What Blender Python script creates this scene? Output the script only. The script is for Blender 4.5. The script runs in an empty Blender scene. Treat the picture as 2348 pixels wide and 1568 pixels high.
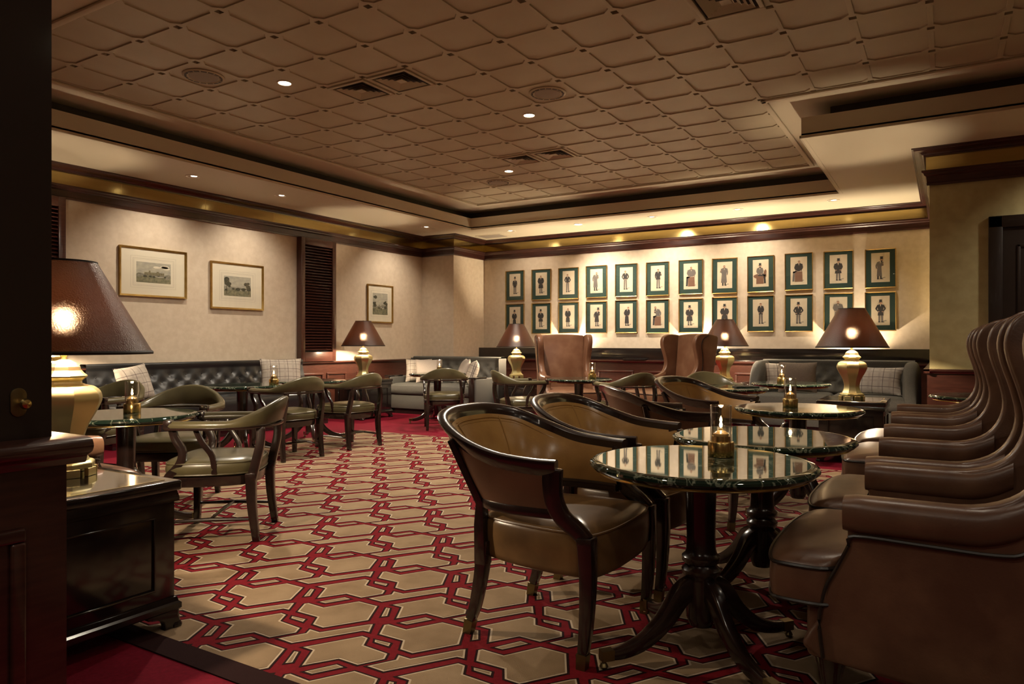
import bpy, bmesh, math, random
from mathutils import Vector, Matrix
random.seed(7)
PI = math.pi
col = bpy.context.scene.collection
scene = bpy.context.scene

# ------------------------------------------------------------------ camera
FPX, CXP, HZP, HC, YAW = 1631.0, 1197.0, 786.6, 1.10, 0.5376
cam_d = bpy.data.cameras.new('camera'); cam = bpy.data.objects.new('camera', cam_d); col.objects.link(cam)
cam.location = (0, 0, HC); cam.rotation_euler = (PI/2, 0, YAW)
cam_d.sensor_width = 36.0; cam_d.lens = FPX*36.0/2348.0
cam_d.shift_x = -(CXP-1174.0)/2348.0; cam_d.shift_y = (HZP-784.0)/2348.0
cam_d.clip_start = 0.02
scene.camera = cam
FW = (-math.sin(YAW), math.cos(YAW)); RT = (math.cos(YAW), math.sin(YAW))
def at(px, py, z):                      # photo pixel -> point on a level plane of height z
    d = (HC-z)*FPX/(py-HZP); u = (px-CXP)/FPX
    return (d*(FW[0]+u*RT[0]), d*(FW[1]+u*RT[1]))
def on_y(px, Y):                        # photo column -> x on a wall plane y = Y
    u = (px-CXP)/FPX
    return (FW[0]+u*RT[0])*Y/(FW[1]+u*RT[1])
def depth(x, y): return x*FW[0]+y*FW[1]
def zof(py, x, y): return HC-(py-HZP)*depth(x, y)/FPX

# ------------------------------------------------------------------ world, exposure
w = bpy.data.worlds.new('world'); scene.world = w; w.use_nodes = True
w.node_tree.nodes['Background'].inputs[0].default_value = (1.0, .72, .45, 1)
w.node_tree.nodes['Background'].inputs[1].default_value = 0.01
vs = scene.view_settings
vs.view_transform = 'Standard'; vs.look = 'None'; vs.exposure = 0.78; vs.gamma = 1.0; vs.use_curve_mapping = False
DOWN_W, UP_W, CEIL_W, FOYER_FILL_W = 60.0, 150.0, 200.0, 17.0
WARM = (1.0, .79, .54); WARM2 = (1.0, .87, .69)

# ------------------------------------------------------------------ room measures
XL, YP, XP, YW, XR, YR = -7.97, 9.91, -7.28, 10.85, -0.137, 7.90
ZS, ZF, ZC = 2.96, 3.146, 3.273          # soffit, top of cove lip, ribbed ceiling
PIT, GX0, GY0 = .4452, -1.872, 4.773     # ceiling grid
FX0, FX1, FY0, FY1, FYR, FX2 = -6.70, -1.13, 2.02, 9.60, 6.85, 3.6
XE, YN = 4.3, -2.2                       # far right and near walls, both out of the frame

# ------------------------------------------------------------------ materials
MATS = {}
def mat(name, color, rough=.5, metal=0.0, coat=0.0, spec=.5, noise=None, bump=None, emit=None, trans=0, ior=None, sheen=0):
    m = bpy.data.materials.new(name); m.use_nodes = True; MATS[name] = m
    nt = m.node_tree; b = nt.nodes['Principled BSDF']
    b.inputs['Base Color'].default_value = (*color, 1); b.inputs['Roughness'].default_value = rough
    b.inputs['Metallic'].default_value = metal; b.inputs['Coat Weight'].default_value = coat
    b.inputs['Coat Roughness'].default_value = .12
    b.inputs['Specular IOR Level'].default_value = spec
    if trans: b.inputs['Transmission Weight'].default_value = trans
    if ior: b.inputs['IOR'].default_value = ior
    if sheen: b.inputs['Sheen Weight'].default_value = sheen
    if emit: b.inputs['Emission Color'].default_value = (*emit[0], 1); b.inputs['Emission Strength'].default_value = emit[1]
    tc = nt.nodes.new('ShaderNodeTexCoord')
    if noise:                            # (color2, scale, stretch, lo, hi)
        mp = nt.nodes.new('ShaderNodeMapping'); mp.inputs['Scale'].default_value = noise[2]
        n = nt.nodes.new('ShaderNodeTexNoise'); n.inputs['Scale'].default_value = noise[1]; n.inputs['Detail'].default_value = 5
        r = nt.nodes.new('ShaderNodeValToRGB'); r.color_ramp.elements[0].position = noise[3]; r.color_ramp.elements[1].position = noise[4]
        r.color_ramp.elements[0].color = (*color, 1); r.color_ramp.elements[1].color = (*noise[0], 1)
        nt.links.new(tc.outputs['Object'], mp.inputs[0]); nt.links.new(mp.outputs[0], n.inputs['Vector'])
        nt.links.new(n.outputs['Fac'], r.inputs[0]); nt.links.new(r.outputs[0], b.inputs['Base Color'])
    if bump:                             # (scale, strength, distance)
        n2 = nt.nodes.new('ShaderNodeTexNoise'); n2.inputs['Scale'].default_value = bump[0]; n2.inputs['Detail'].default_value = 3
        bp = nt.nodes.new('ShaderNodeBump'); bp.inputs['Strength'].default_value = bump[1]; bp.inputs['Distance'].default_value = bump[2]
        nt.links.new(tc.outputs['Object'], n2.inputs['Vector']); nt.links.new(n2.outputs['Fac'], bp.inputs['Height'])
        nt.links.new(bp.outputs[0], b.inputs['Normal'])
    return m
mat('wallpaper', (.60, .50, .385), .75, noise=((.54, .44, .33), 14, (1, 1, 1), .35, .65), bump=(160, .25, .004))
mat('wallpaper_olive', (.44, .38, .19), .75, noise=((.38, .32, .15), 10, (1, 1, 1), .35, .65), bump=(160, .25, .004))
mat('cove_dark', (.10, .095, .075), .8)  # back wall of the cove, a darker tone than the ceiling
mat('ceiling_paint', (.58, .50, .365), .55, bump=(120, .1, .003))
mat('tile_paint', (.48, .415, .29), .45, noise=((.435, .37, .255), 3, (1, 1, 1), .3, .7), bump=(90, .2, .003))
mat('mahogany', (.055, .018, .012), .28, coat=.5, noise=((.028, .009, .007), 5, (1.5, 1.5, 12), .3, .7))
mat('mahogany_red', (.085, .028, .018), .3, coat=.4, noise=((.055, .017, .011), 6, (2, 2, 14), .3, .7))
mat('chair_wood', (.011, .006, .005), .24, coat=.6, noise=((.020, .009, .007), 9, (1, 1, 6), .35, .65))
mat('lacquer', (.012, .009, .008), .16, coat=.7)
mat('door_wood', (.014, .008, .006), .35, coat=.25, bump=(60, .12, .003))
mat('wing_leather', (.088, .041, .024), .34, noise=((.155, .080, .045), 7, (1, 1, 1), .40, .75), bump=(140, .18, .002))
mat('back_leather', (.145, .062, .032), .36, noise=((.20, .10, .055), 7, (1, 1, 1), .40, .75), bump=(140, .18, .002))
mat('tub_leather', (.34, .185, .056), .27, noise=((.215, .108, .031), 5, (1, 1, 1), .42, .75), bump=(150, .12, .002))
mat('tub_outer', (.13, .060, .032), .40, noise=((.09, .04, .02), 6, (1, 1, 1), .4, .75), bump=(150, .15, .002))
mat('tub_seat', (.165, .090, .034), .28, noise=((.07, .038, .016), 5, (1, 1, 1), .4, .75), bump=(150, .12, .002))
mat('olive_leather', (.088, .073, .035), .31, noise=((.064, .052, .025), 7, (1, 1, 1), .4, .7), bump=(150, .12, .002))
mat('black_leather', (.014, .014, .015), .33, bump=(120, .15, .002))
mat('piping', (.012, .008, .006), .35)
mat('grey_fabric', (.112, .107, .095), .9, spec=.2, noise=((.082, .078, .069), 160, (1, 1, 1), .35, .65), bump=(260, .3, .002))
mat('tweed', (.17, .13, .10), .95, noise=((.10, .075, .058), 190, (1, 1, 1), .35, .65), bump=(240, .4, .003))
mat('pillow_plain', (.40, .34, .29), .9, noise=((.34, .29, .25), 140, (1, 1, 1), .35, .65), bump=(260, .2, .002))
mat('brass', (.62, .45, .17), .24, metal=1.0)
mat('lamp_brass', (.66, .60, .32), .40, metal=1.0, noise=((.60, .53, .26), 3, (1, 1, 1), .3, .7))
mat('frieze_brass', (.47, .36, .15), .17, metal=1.0, noise=((.40, .30, .115), 2.5, (1, 1, 8), .3, .7))
mat('dull_brass', (.20, .15, .07), .4, metal=1.0)
mat('gilt', (.42, .27, .085), .33, metal=.9, noise=((.30, .18, .05), 12, (1, 1, 1), .3, .7))
mat('mat_green', (.016, .042, .031), .8)
mat('paper', (.62, .53, .39), .85, noise=((.55, .45, .31), 8, (1, 1, 1), .3, .7))
mat('cream_mat', (.66, .60, .47), .85)
mat('ink_dark', (.030, .026, .024), .8)
mat('ink_grey', (.13, .11, .095), .8)
mat('ink_brown', (.17, .085, .05), .8)
mat('skin_ink', (.42, .25, .16), .8)
mat('ink_line', (.30, .26, .20), .8)
mat('white_trim', (.75, .68, .58), .4)
mat('grille_dark', (.05, .042, .035), .6)
mat('speaker_mesh', (.30, .25, .20), .6, bump=(400, .3, .002))
mat('trim_black', (.008, .006, .005), .6)
mat('carpet_red', (.17, .005, .018), .95, spec=.1, noise=((.12, .003, .012), 60, (1, 1, 1), .3, .7), bump=(500, .6, .004))
mat('carpet_maroon', (.018, .005, .005), .95, spec=.1, bump=(500, .6, .004))
mat('carpet_band', (.165, .007, .012), .95, spec=.1, noise=((.125, .004, .009), 60, (1, 1, 1), .3, .7), bump=(500, .6, .004))
mat('carpet_beige', (.285, .200, .122), .95, spec=.1, noise=((.185, .122, .070), 5, (1, 1, 1), .36, .78), bump=(420, .7, .005))
mat('carpet_cream', (.46, .36, .26), .95, spec=.1, bump=(420, .6, .004))
mat('glow_lens', (1, .9, .7), .4, emit=((1.0, .80, .52), 14.0))
mat('dim_lens', (.8, .7, .55), .4, emit=((1.0, .85, .62), 5.0))
mat('bulb', (1, .9, .7), .4, emit=((1.0, .80, .55), 1350.0))
mat('flame', (1, .8, .4), .4, emit=((1.0, .62, .26), 55.0))
mat('up_lens', (1, .9, .7), .4, emit=((1.0, .86, .66), 10.0))
mat('oil_glass', (.16, .12, .06), .12, coat=.5)
mat('glass', (.98, .98, .96), .02, trans=1.0, ior=1.45)
mat('cabinet_glass', (.010, .010, .010), .03, coat=1.0)

def pane_material(name='pane', pw=5.0, base=.045, k2=.9):                     # picture glass: clear with a mirror-like film
    m = bpy.data.materials.new(name); m.use_nodes = True; nt = m.node_tree; nt.nodes.clear()
    o = nt.nodes.new('ShaderNodeOutputMaterial'); mx = nt.nodes.new('ShaderNodeMixShader')
    t = nt.nodes.new('ShaderNodeBsdfTransparent'); g = nt.nodes.new('ShaderNodeBsdfGlossy'); ge = nt.nodes.new('ShaderNodeNewGeometry')
    g.inputs['Roughness'].default_value = .02
    def mth(op, a, b=None, k=None):
        n = nt.nodes.new('ShaderNodeMath'); n.operation = op; nt.links.new(a, n.inputs[0])
        if k is not None: n.inputs[1].default_value = k
        return n.outputs[0]
    dt = nt.nodes.new('ShaderNodeVectorMath'); dt.operation = 'DOT_PRODUCT'; nt.links.new(ge.outputs['Incoming'], dt.inputs[0]); nt.links.new(ge.outputs['Normal'], dt.inputs[1])
    f = mth('ABSOLUTE', dt.outputs['Value']); f = mth('MULTIPLY', f, k=-1.0); f = mth('ADD', f, k=1.0); f = mth('POWER', f, k=pw); f = mth('MULTIPLY', f, k=k2); f = mth('ADD', f, k=base)
    nt.links.new(f, mx.inputs[0]); nt.links.new(t.outputs[0], mx.inputs[1]); nt.links.new(g.outputs[0], mx.inputs[2])
    nt.links.new(mx.outputs[0], o.inputs[0]); MATS[name] = m
pane_material(); pane_material('chimney_glass', 1.5, .11, .85)

def shade_material():                    # lacquered dark paper that lets a little of the bulb through
    m = bpy.data.materials.new('lamp_shade'); m.use_nodes = True; nt = m.node_tree; nt.nodes.clear()
    o = nt.nodes.new('ShaderNodeOutputMaterial')
    p = nt.nodes.new('ShaderNodeBsdfPrincipled'); p.inputs['Base Color'].default_value = (.036, .014, .009, 1); p.inputs['Roughness'].default_value = .34
    rf = nt.nodes.new('ShaderNodeBsdfRefraction'); rf.inputs['Color'].default_value = (.60, .42, .30, 1); rf.inputs['Roughness'].default_value = .48; rf.inputs['IOR'].default_value = 1.25
    tl = nt.nodes.new('ShaderNodeBsdfTranslucent'); tl.inputs['Color'].default_value = (.15, .040, .013, 1)
    tc = nt.nodes.new('ShaderNodeTexCoord')
    n = nt.nodes.new('ShaderNodeTexNoise'); n.inputs['Scale'].default_value = 170; n.inputs['Detail'].default_value = 2
    bp = nt.nodes.new('ShaderNodeBump'); bp.inputs['Strength'].default_value = .8; bp.inputs['Distance'].default_value = .003
    nt.links.new(tc.outputs['Object'], n.inputs['Vector']); nt.links.new(n.outputs['Fac'], bp.inputs['Height']); nt.links.new(bp.outputs[0], p.inputs['Normal'])
    nt.links.new(bp.outputs[0], rf.inputs['Normal'])
    a = nt.nodes.new('ShaderNodeMixShader'); a.inputs[0].default_value = .35
    nt.links.new(tl.outputs[0], a.inputs[1]); nt.links.new(rf.outputs[0], a.inputs[2])
    c = nt.nodes.new('ShaderNodeMixShader'); c.inputs[0].default_value = .012
    nt.links.new(p.outputs[0], c.inputs[1]); nt.links.new(a.outputs[0], c.inputs[2]); nt.links.new(c.outputs[0], o.inputs[0])
    MATS['lamp_shade'] = m
shade_material()

def marble_material():
    m = mat('marble', (.010, .022, .016), .03, spec=.45); nt = m.node_tree; b = nt.nodes['Principled BSDF']
    b.inputs['Coat Roughness'].default_value = .015
    tc = nt.nodes.new('ShaderNodeTexCoord')
    n = nt.nodes.new('ShaderNodeTexNoise'); n.inputs['Scale'].default_value = 5.5; n.inputs['Detail'].default_value = 9; n.inputs['Distortion'].default_value = 1.6
    r = nt.nodes.new('ShaderNodeValToRGB'); e = r.color_ramp.elements
    e[0].position = 0; e[0].color = (.006, .014, .010, 1); e[1].position = 1; e[1].color = (.006, .012, .009, 1)
    for p, c in ((.475, (.008, .019, .013, 1)), (.497, (.16, .18, .13, 1)), (.515, (.008, .018, .012, 1)), (.60, (.010, .02, .014, 1))):
        x = e.new(p); x.color = c
    nt.links.new(tc.outputs['Object'], n.inputs['Vector']); nt.links.new(n.outputs['Fac'], r.inputs[0]); nt.links.new(r.outputs[0], b.inputs['Base Color'])
marble_material()

def plaid_material(name, base, line, pitch):
    m = mat(name, base, .9); nt = m.node_tree; b = nt.nodes['Principled BSDF']
    tc = nt.nodes.new('ShaderNodeTexCoord'); sp = nt.nodes.new('ShaderNodeSeparateXYZ'); nt.links.new(tc.outputs['Object'], sp.inputs[0])
    def math_(op, a, v=None, k=None):
        n = nt.nodes.new('ShaderNodeMath'); n.operation = op; nt.links.new(a, n.inputs[0])
        if v is not None: nt.links.new(v, n.inputs[1])
        if k is not None: n.inputs[1].default_value = k
        return n.outputs[0]
    def stripe(ax, p, wd, off):
        s = math_('MULTIPLY', sp.outputs[ax], k=1/p); s = math_('ADD', s, k=off+50); s = math_('FRACT', s)
        return math_('LESS_THAN', s, k=wd)
    f1 = math_('MAXIMUM', stripe(1, pitch, .045, .3), stripe(2, pitch, .045, .3))
    f2 = math_('MAXIMUM', stripe(1, pitch, .22, .75), stripe(2, pitch, .22, .75))
    mx = nt.nodes.new('ShaderNodeMix'); mx.data_type = 'RGBA'; mx.inputs[6].default_value = (*base, 1); mx.inputs[7].default_value = (*[c*.86 for c in base], 1)
    nt.links.new(f2, mx.inputs[0])
    m2 = nt.nodes.new('ShaderNodeMix'); m2.data_type = 'RGBA'; m2.inputs[7].default_value = (*line, 1)
    nt.links.new(mx.outputs[2], m2.inputs[6]); nt.links.new(f1, m2.inputs[0]); nt.links.new(m2.outputs[2], b.inputs['Base Color'])
plaid_material('plaid', (.43, .375, .315), (.075, .05, .05), .105)
plaid_material('plaid_grey', (.40, .37, .34), (.08, .06, .065), .115)

# ------------------------------------------------------------------ mesh builder
def cr(pts, n=6, closed=False):          # Catmull-Rom through points
    P = [Vector(p) for p in pts]; out = []; N = len(P)
    rng = range(N) if closed else range(N-1)
    for i in rng:
        if closed: a, b, c, d = P[i-1], P[i], P[(i+1) % N], P[(i+2) % N]
        else: a, b, c, d = P[max(i-1, 0)], P[i], P[i+1], P[min(i+2, N-1)]
        for k in range(n):
            t = k/n
            out.append(.5*((2*b)+(c-a)*t+(2*a-5*b+4*c-d)*t*t+(3*b-a-3*c+d)*t**3))
    if not closed: out.append(P[-1].copy())
    return out
class MB:
    def __init__(s): s.v = []; s.f = []; s.m = []; s.k = 0
    def face(s, idx): s.f.append(idx); s.m.append(s.k)
    def box(s, x0, x1, y0, y1, z0, z1):
        b = len(s.v)
        s.v += [(x, y, z) for z in (z0, z1) for y in (y0, y1) for x in (x0, x1)]
        for q in ((0, 2, 3, 1), (4, 5, 7, 6), (0, 1, 5, 4), (2, 6, 7, 3), (0, 4, 6, 2), (1, 3, 7, 5)): s.face([b+i for i in q])
        return s
    def prism(s, poly, a, b, axis='y', shear=None):
        n = len(poly); o = len(s.v)
        for t in (a, b):
            for (p, q) in poly:
                if axis == 'y': s.v.append((p, t+(shear(p, q) if shear else 0), q))
                elif axis == 'x': s.v.append((t, p, q))
                else: s.v.append((p, q, t))
        s.face([o+i for i in range(n)][::-1]); s.face([o+n+i for i in range(n)])
        for i in range(n): j = (i+1) % n; s.face([o+i, o+j, o+n+j, o+n+i])
        return s
    def loft(s, rings, closed=True, caps=True, loop=False):
        o = len(s.v); n = len(rings[0])
        for r in rings: s.v += [tuple(p) for p in r]
        R = len(rings)
        for a in range(R if loop else R-1):
            b = (a+1) % R
            for i in range(n if closed else n-1):
                j = (i+1) % n; s.face([o+a*n+i, o+a*n+j, o+b*n+j, o+b*n+i])
        if caps and closed and not loop:
            s.face([o+i for i in range(n)][::-1]); s.face([o+(R-1)*n+i for i in range(n)])
        return s
    def lathe(s, prof, n=32, ph=0.0, c=(0, 0, 0), caps=True):
        return s.loft([[(c[0]+r*math.cos(ph+2*PI*i/n), c[1]+r*math.sin(ph+2*PI*i/n), c[2]+z) for i in range(n)] for r, z in prof], caps=caps)
    def tube(s, pts, r, n=8, closed=False):
        P = [Vector(p) for p in pts]; N = len(P); rings = []; up = Vector((0, 0, 1))
        for i in range(N):
            t = (P[(i+1) % N]-P[i-1]) if closed else (P[min(i+1, N-1)]-P[max(i-1, 0)])
            t.normalize(); a = t.cross(up)
            if a.length < 1e-3: a = t.cross(Vector((0, 1, 0)))
            a.normalize(); b = a.cross(t); rr = r[i] if isinstance(r, (list, tuple)) else r
            rings.append([P[i]+rr*(math.cos(2*PI*k/n)*a+math.sin(2*PI*k/n)*b) for k in range(n)])
        return s.loft(rings, loop=closed)
    def grid(s, fn, nu, nv):
        o = len(s.v)
        for i in range(nu+1):
            for j in range(nv+1): s.v.append(tuple(fn(i/nu, j/nv)))
        for i in range(nu):
            for j in range(nv):
                a = o+i*(nv+1)+j; s.face([a, a+nv+1, a+nv+2, a+1])
        return s
    def build(s, name, mats, parent=None, bevel=0, seg=2, sharp=38, sub=0, weld=False, recalc=True):
        me = bpy.data.meshes.new(name); me.from_pydata([tuple(v) for v in s.v], [], s.f)
        if isinstance(mats, str): mats = [mats]
        for m in mats: me.materials.append(MATS[m])
        if len(mats) > 1: me.polygons.foreach_set('material_index', s.m)
        bm = bmesh.new(); bm.from_mesh(me)
        if weld: bmesh.ops.remove_doubles(bm, verts=bm.verts, dist=1e-5)
        if recalc: bmesh.ops.recalc_face_normals(bm, faces=bm.faces)
        if bevel:
            es = [e for e in bm.edges if len(e.link_faces) == 2 and e.calc_face_angle(0) > math.radians(32)]
            bmesh.ops.bevel(bm, geom=es, offset=bevel, segments=seg, affect='EDGES', profile=.5, clamp_overlap=True)
        bm.to_mesh(me); bm.free()
        me.polygons.foreach_set('use_smooth', [True]*len(me.polygons)); me.set_sharp_from_angle(angle=math.radians(sharp)); me.update()
        o = bpy.data.objects.new(name, me); col.objects.link(o)
        if parent: o.parent = parent
        if sub: md = o.modifiers.new('smooth', 'SUBSURF'); md.levels = sub; md.render_levels = sub
        return o
def rect_ring(c, a, b, wa, wb):          # rectangle of half sizes wa, wb spanned by unit vectors a, b
    return [c+a*wa+b*wb, c-a*wa+b*wb, c-a*wa-b*wb, c+a*wa-b*wb]
def bar(m, pts, wa, wb, side=Vector((0, 1, 0))):     # rectangular bar along a path; wa across `side`
    P = [Vector(p) for p in pts]; N = len(P); rings = []
    for i in range(N):
        t = P[min(i+1, N-1)]-P[max(i-1, 0)]; t.normalize()
        a = (side-t*side.dot(t)).normalized(); b = t.cross(a)
        k = i/(N-1); f = lambda q: q[0]+(q[1]-q[0])*k if isinstance(q, tuple) else q
        rings.append(rect_ring(P[i], a, b, f(wa), f(wb)))
    m.loft(rings); return m
def tag(o, label=None, cat=None, group=None, kind=None):
    if label: o['label'] = label
    if cat: o['category'] = cat
    if group: o['group'] = group
    if kind: o['kind'] = kind
    return o
def thing(name, label=None, cat=None, loc=(0, 0, 0), rz=0, group=None):
    o = bpy.data.objects.new(name, None); col.objects.link(o); o.location = loc; o.rotation_euler = (0, 0, rz); o.empty_display_size = .1
    return tag(o, label, cat, group)
def copy_tree(o, parent=None):
    c = o.copy(); col.objects.link(c); c.parent = parent
    for ch in [x for x in bpy.data.objects if x.parent == o and x is not c]:
        copy_tree(ch, c)
    return c
_used = set()
def place(proto, x, y, rz, label, group=None, z=0, scale=1):
    if proto.name not in _used: o = proto; _used.add(proto.name)
    else: o = copy_tree(proto)
    o.location = (x, y, z); o.rotation_euler = (0, 0, rz); o.scale = (scale,)*3; o['label'] = label
    if group: o['group'] = group
    return o
def facing(dx, dy): return math.atan2(dy, dx)
def lamp_light(name, kind, parent, loc, energy, color=WARM, radius=.04, spot=None, target=None):
    d = bpy.data.lights.new(name, kind); d.energy = energy; d.color = color
    if kind in ('POINT', 'SPOT'): d.shadow_soft_size = radius
    if spot: d.spot_size = math.radians(spot[0]); d.spot_blend = spot[1]
    o = bpy.data.objects.new(name, d); col.objects.link(o); o.parent = parent; o.location = loc
    if target: o.rotation_euler = Vector(target).to_track_quat('-Z', 'Y').to_euler()
    return o

# ================================================================== STRUCTURE
def struct(m, name, mats, **k): return tag(m.build(name, mats, **k), kind='structure')
floor = struct(MB().box(-8.3, XE+.2, YN-.2, 11.1, -.12, 0), 'floor', 'carpet_red')

# ---- carpet: field shapes traced on the floor, repeated on their lattice
PX, PY = .442, .483
def trace(pts):
    out = []
    for (x, y) in pts: out.append(at(600+x/7.8267, 1320+y/7.8267, 0))
    return out
SHAPES = [trace(p) for p in (
    [(770, 515), (840, 505), (1110, 585), (1745, 475), (2075, 560), (1910, 810), (1100, 945), (920, 885), (1005, 755), (645, 655)],
    [(300, 1140), (800, 1045), (865, 975), (1040, 1030), (1905, 892), (1995, 885), (1930, 1025), (1820, 1000), (540, 1222)],
    [(1040, 480), (1490, 400), (1585, 430), (1145, 505)],
    [(760, 385), (880, 250), (940, 258), (860, 375)],
    [(530, 775), (550, 740), (785, 795), (740, 840)],
    [(1005, 203), (1850, 75), (1930, 97), (1870, 183), (2210, 278), (2170, 338), (1785, 405), (1520, 335), (1000, 412), (1145, 238)])]
def ccw(p):
    a = sum(p[i-1][0]*p[i][1]-p[i][0]*p[i-1][1] for i in range(len(p)))
    return p if a > 0 else p[::-1]
def offset(p, d):                        # mitred offset of a ccw polygon, outwards for d > 0
    n = len(p); out = []
    for i in range(n):
        a, b, c = Vector(p[i-1]), Vector(p[i]), Vector(p[(i+1) % n])
        e1 = (b-a).normalized(); e2 = (c-b).normalized(); n1 = Vector((e1.y, -e1.x)); n2 = Vector((e2.y, -e2.x))
        k = 1+n1.dot(n2); mv = (n1+n2)/max(k, .45)
        out.append(tuple(b+mv*d))
    return out
def clip(poly, x0, x1, y0, y1):
    for ax, lim, s in ((0, x0, 1), (0, x1, -1), (1, y0, 1), (1, y1, -1)):
        out = []
        for i in range(len(poly)):
            a, b = poly[i-1], poly[i]; ia = (a[ax]-lim)*s >= 0; ib = (b[ax]-lim)*s >= 0
            if ia != ib:
                t = (lim-a[ax])/(b[ax]-a[ax]); out.append((a[0]+(b[0]-a[0])*t, a[1]+(b[1]-a[1])*t))
            if ib: out.append(b)
        poly = out
        if len(poly) < 3: return None
    return poly
CX0, CX1, CY0, CY1 = -6.35, 3.2, 1.60, 6.66
mbs = [MB(), MB(), MB()]
for i in range(-12, 14):
    for j in range(-3, 13):
        for k, sh in enumerate(SHAPES):
            q = ccw([(x+i*PX, y+j*PY) for x, y in sh])
            thin = k in (2, 3, 4)
            for lv, (d, z) in enumerate(((.0085, .0028), (.0, .0036), (-.0055 if thin else -.0075, .0044))):
                c = clip(offset(q, d), CX0, CX1, CY0, CY1)
                if not c: continue
                o = len(mbs[lv].v); mbs[lv].v += [(x, y, z) for x, y in c]; mbs[lv].face(list(range(o, o+len(c))))
mb = MB().box(CX0, CX1, CY0, CY1, .0, .002); tag(mb.build('carpet_ground', 'carpet_band', floor), 'deep red ground of the patterned carpet')
for m_, nm, mt, lb in zip(mbs, ('carpet_outline', 'carpet_edging', 'carpet_field'), ('carpet_maroon', 'carpet_cream', 'carpet_beige'),
                          ('dark maroon outline of the carpet lattice', 'thin cream edging of the carpet lattice', 'beige field shapes of the carpet lattice')):
    tag(m_.build(nm, mt, floor), lb, kind='stuff')
mb = MB().box(CX0, CX1, CY0-.10, CY0, .0, .005); mb.build('carpet_border', 'carpet_maroon', floor)

# ---- walls
struct(MB().box(XL-.2, XL, YN, YW+.2, 0, 3.5), 'wall_left', 'wallpaper')
struct(MB().box(XL, XP, YP, YW+.2, 0, ZS), 'wall_pillar', 'wallpaper')
struct(MB().box(XP, XR, YW, YW+.2, 0, 3.5), 'wall_back', 'wallpaper')
wr = struct(MB().box(XR, XE, YR, YW+.2, 0, ZS), 'wall_right', 'wallpaper_olive')
struct(MB().box(XE, XE+.2, YN, YR, 0, 3.5), 'wall_side', 'wallpaper')
struct(MB().box(XL, XE, YN-.2, YN, 0, 3.5), 'wall_near', 'wallpaper')

# ---- ceiling
ce = MB()
for a in ((XL, FX0, YN, YW), (FX0, FX1, FY1, YW), (FX1, XE, FYR, YW), (FX2, XE, YN, FYR), (FX0, FX2, YN, FY0)): ce.box(a[0], a[1], a[2], a[3], ZS, ZS+.04)
CV = .22
for a in ((XL, FX0-CV, YN, YW), (FX0-CV, FX1+CV, FY1+CV, YW), (FX1+CV, XE, FYR+CV, YW), (FX2+CV, XE, YN, FYR+CV), (FX0-CV, FX2+CV, YN, FY0-CV)): ce.box(a[0], a[1], a[2], a[3], ZS+.04, 3.5)
TX0, TX1, TY0, TY1, TYR = GX0-10*PIT, GX0+1*PIT, GY0-5*PIT, GY0+10*PIT, GY0+4*PIT
TXR = GX0+10*PIT
for a in ((FX0-CV, TX0, FY0-CV, FY1+CV), (TX0, FX1+CV, TY1, FY1+CV), (TX1, FX1+CV, TYR, TY1), (FX1+CV, FX2+CV, TYR, FYR+CV), (TX0, FX2+CV, FY0-CV, TY0), (TXR, FX2+CV, TY0, TYR)): ce.box(a[0], a[1], a[2], a[3], ZC, ZC+.04)
ce.box(FX0-CV, FX2+CV, FY0-CV, FY1+CV, ZC+.06, 3.6)
ceiling = struct(ce, 'ceiling', 'ceiling_paint')
# cove lip (fascia) with its small bead
fa = MB(); T = .03
for a in ((FX0-T, FX0, FY0, FY1+T), (FX0, FX1, FY1, FY1+T), (FX1, FX1+T, FYR, FY1+T), (FX1+T, FX2+T, FYR, FYR+T), (FX2, FX2+T, FY0, FYR), (FX0-T, FX2+T, FY0-T, FY0)): fa.box(*a, ZS-.004, ZF)
fa.build('cove_fascia', 'ceiling_paint', ceiling)
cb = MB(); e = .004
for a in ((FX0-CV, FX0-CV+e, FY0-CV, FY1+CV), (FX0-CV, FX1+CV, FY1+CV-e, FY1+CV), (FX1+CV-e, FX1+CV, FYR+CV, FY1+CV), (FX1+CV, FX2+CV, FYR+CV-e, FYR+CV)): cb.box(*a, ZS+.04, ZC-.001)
cb.build('cove_back', 'cove_dark', ceiling)
be = MB(); B = .014
for a in ((FX0, FX0+B, FY0, FY1), (FX0, FX1, FY1-B, FY1), (FX1-B, FX1, FYR-B, FY1), (FX1-B, FX2, FYR-B, FYR)):
    be.box(*a, ZS-.006, ZS+.022)
be.build('cove_bead', 'ceiling_paint', ceiling, bevel=.004, seg=1)
# moulding round the tiled field
mo = MB()
def mould(x0, x1, y0, y1): mo.box(x0, x1, y0, y1, ZC-.022, ZC)
W_ = .05
mould(TX0-W_, TX0, TY0-W_, TY1+W_); mould(TX0, TX1, TY1, TY1+W_); mould(TX1, TX1+W_, TYR, TY1+W_); mould(TX1, TXR+W_, TYR, TYR+W_); mould(TX0, TXR+W_, TY0-W_, TY0)
mo.build('tile_moulding', 'ceiling_paint', ceiling, bevel=.008)
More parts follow.
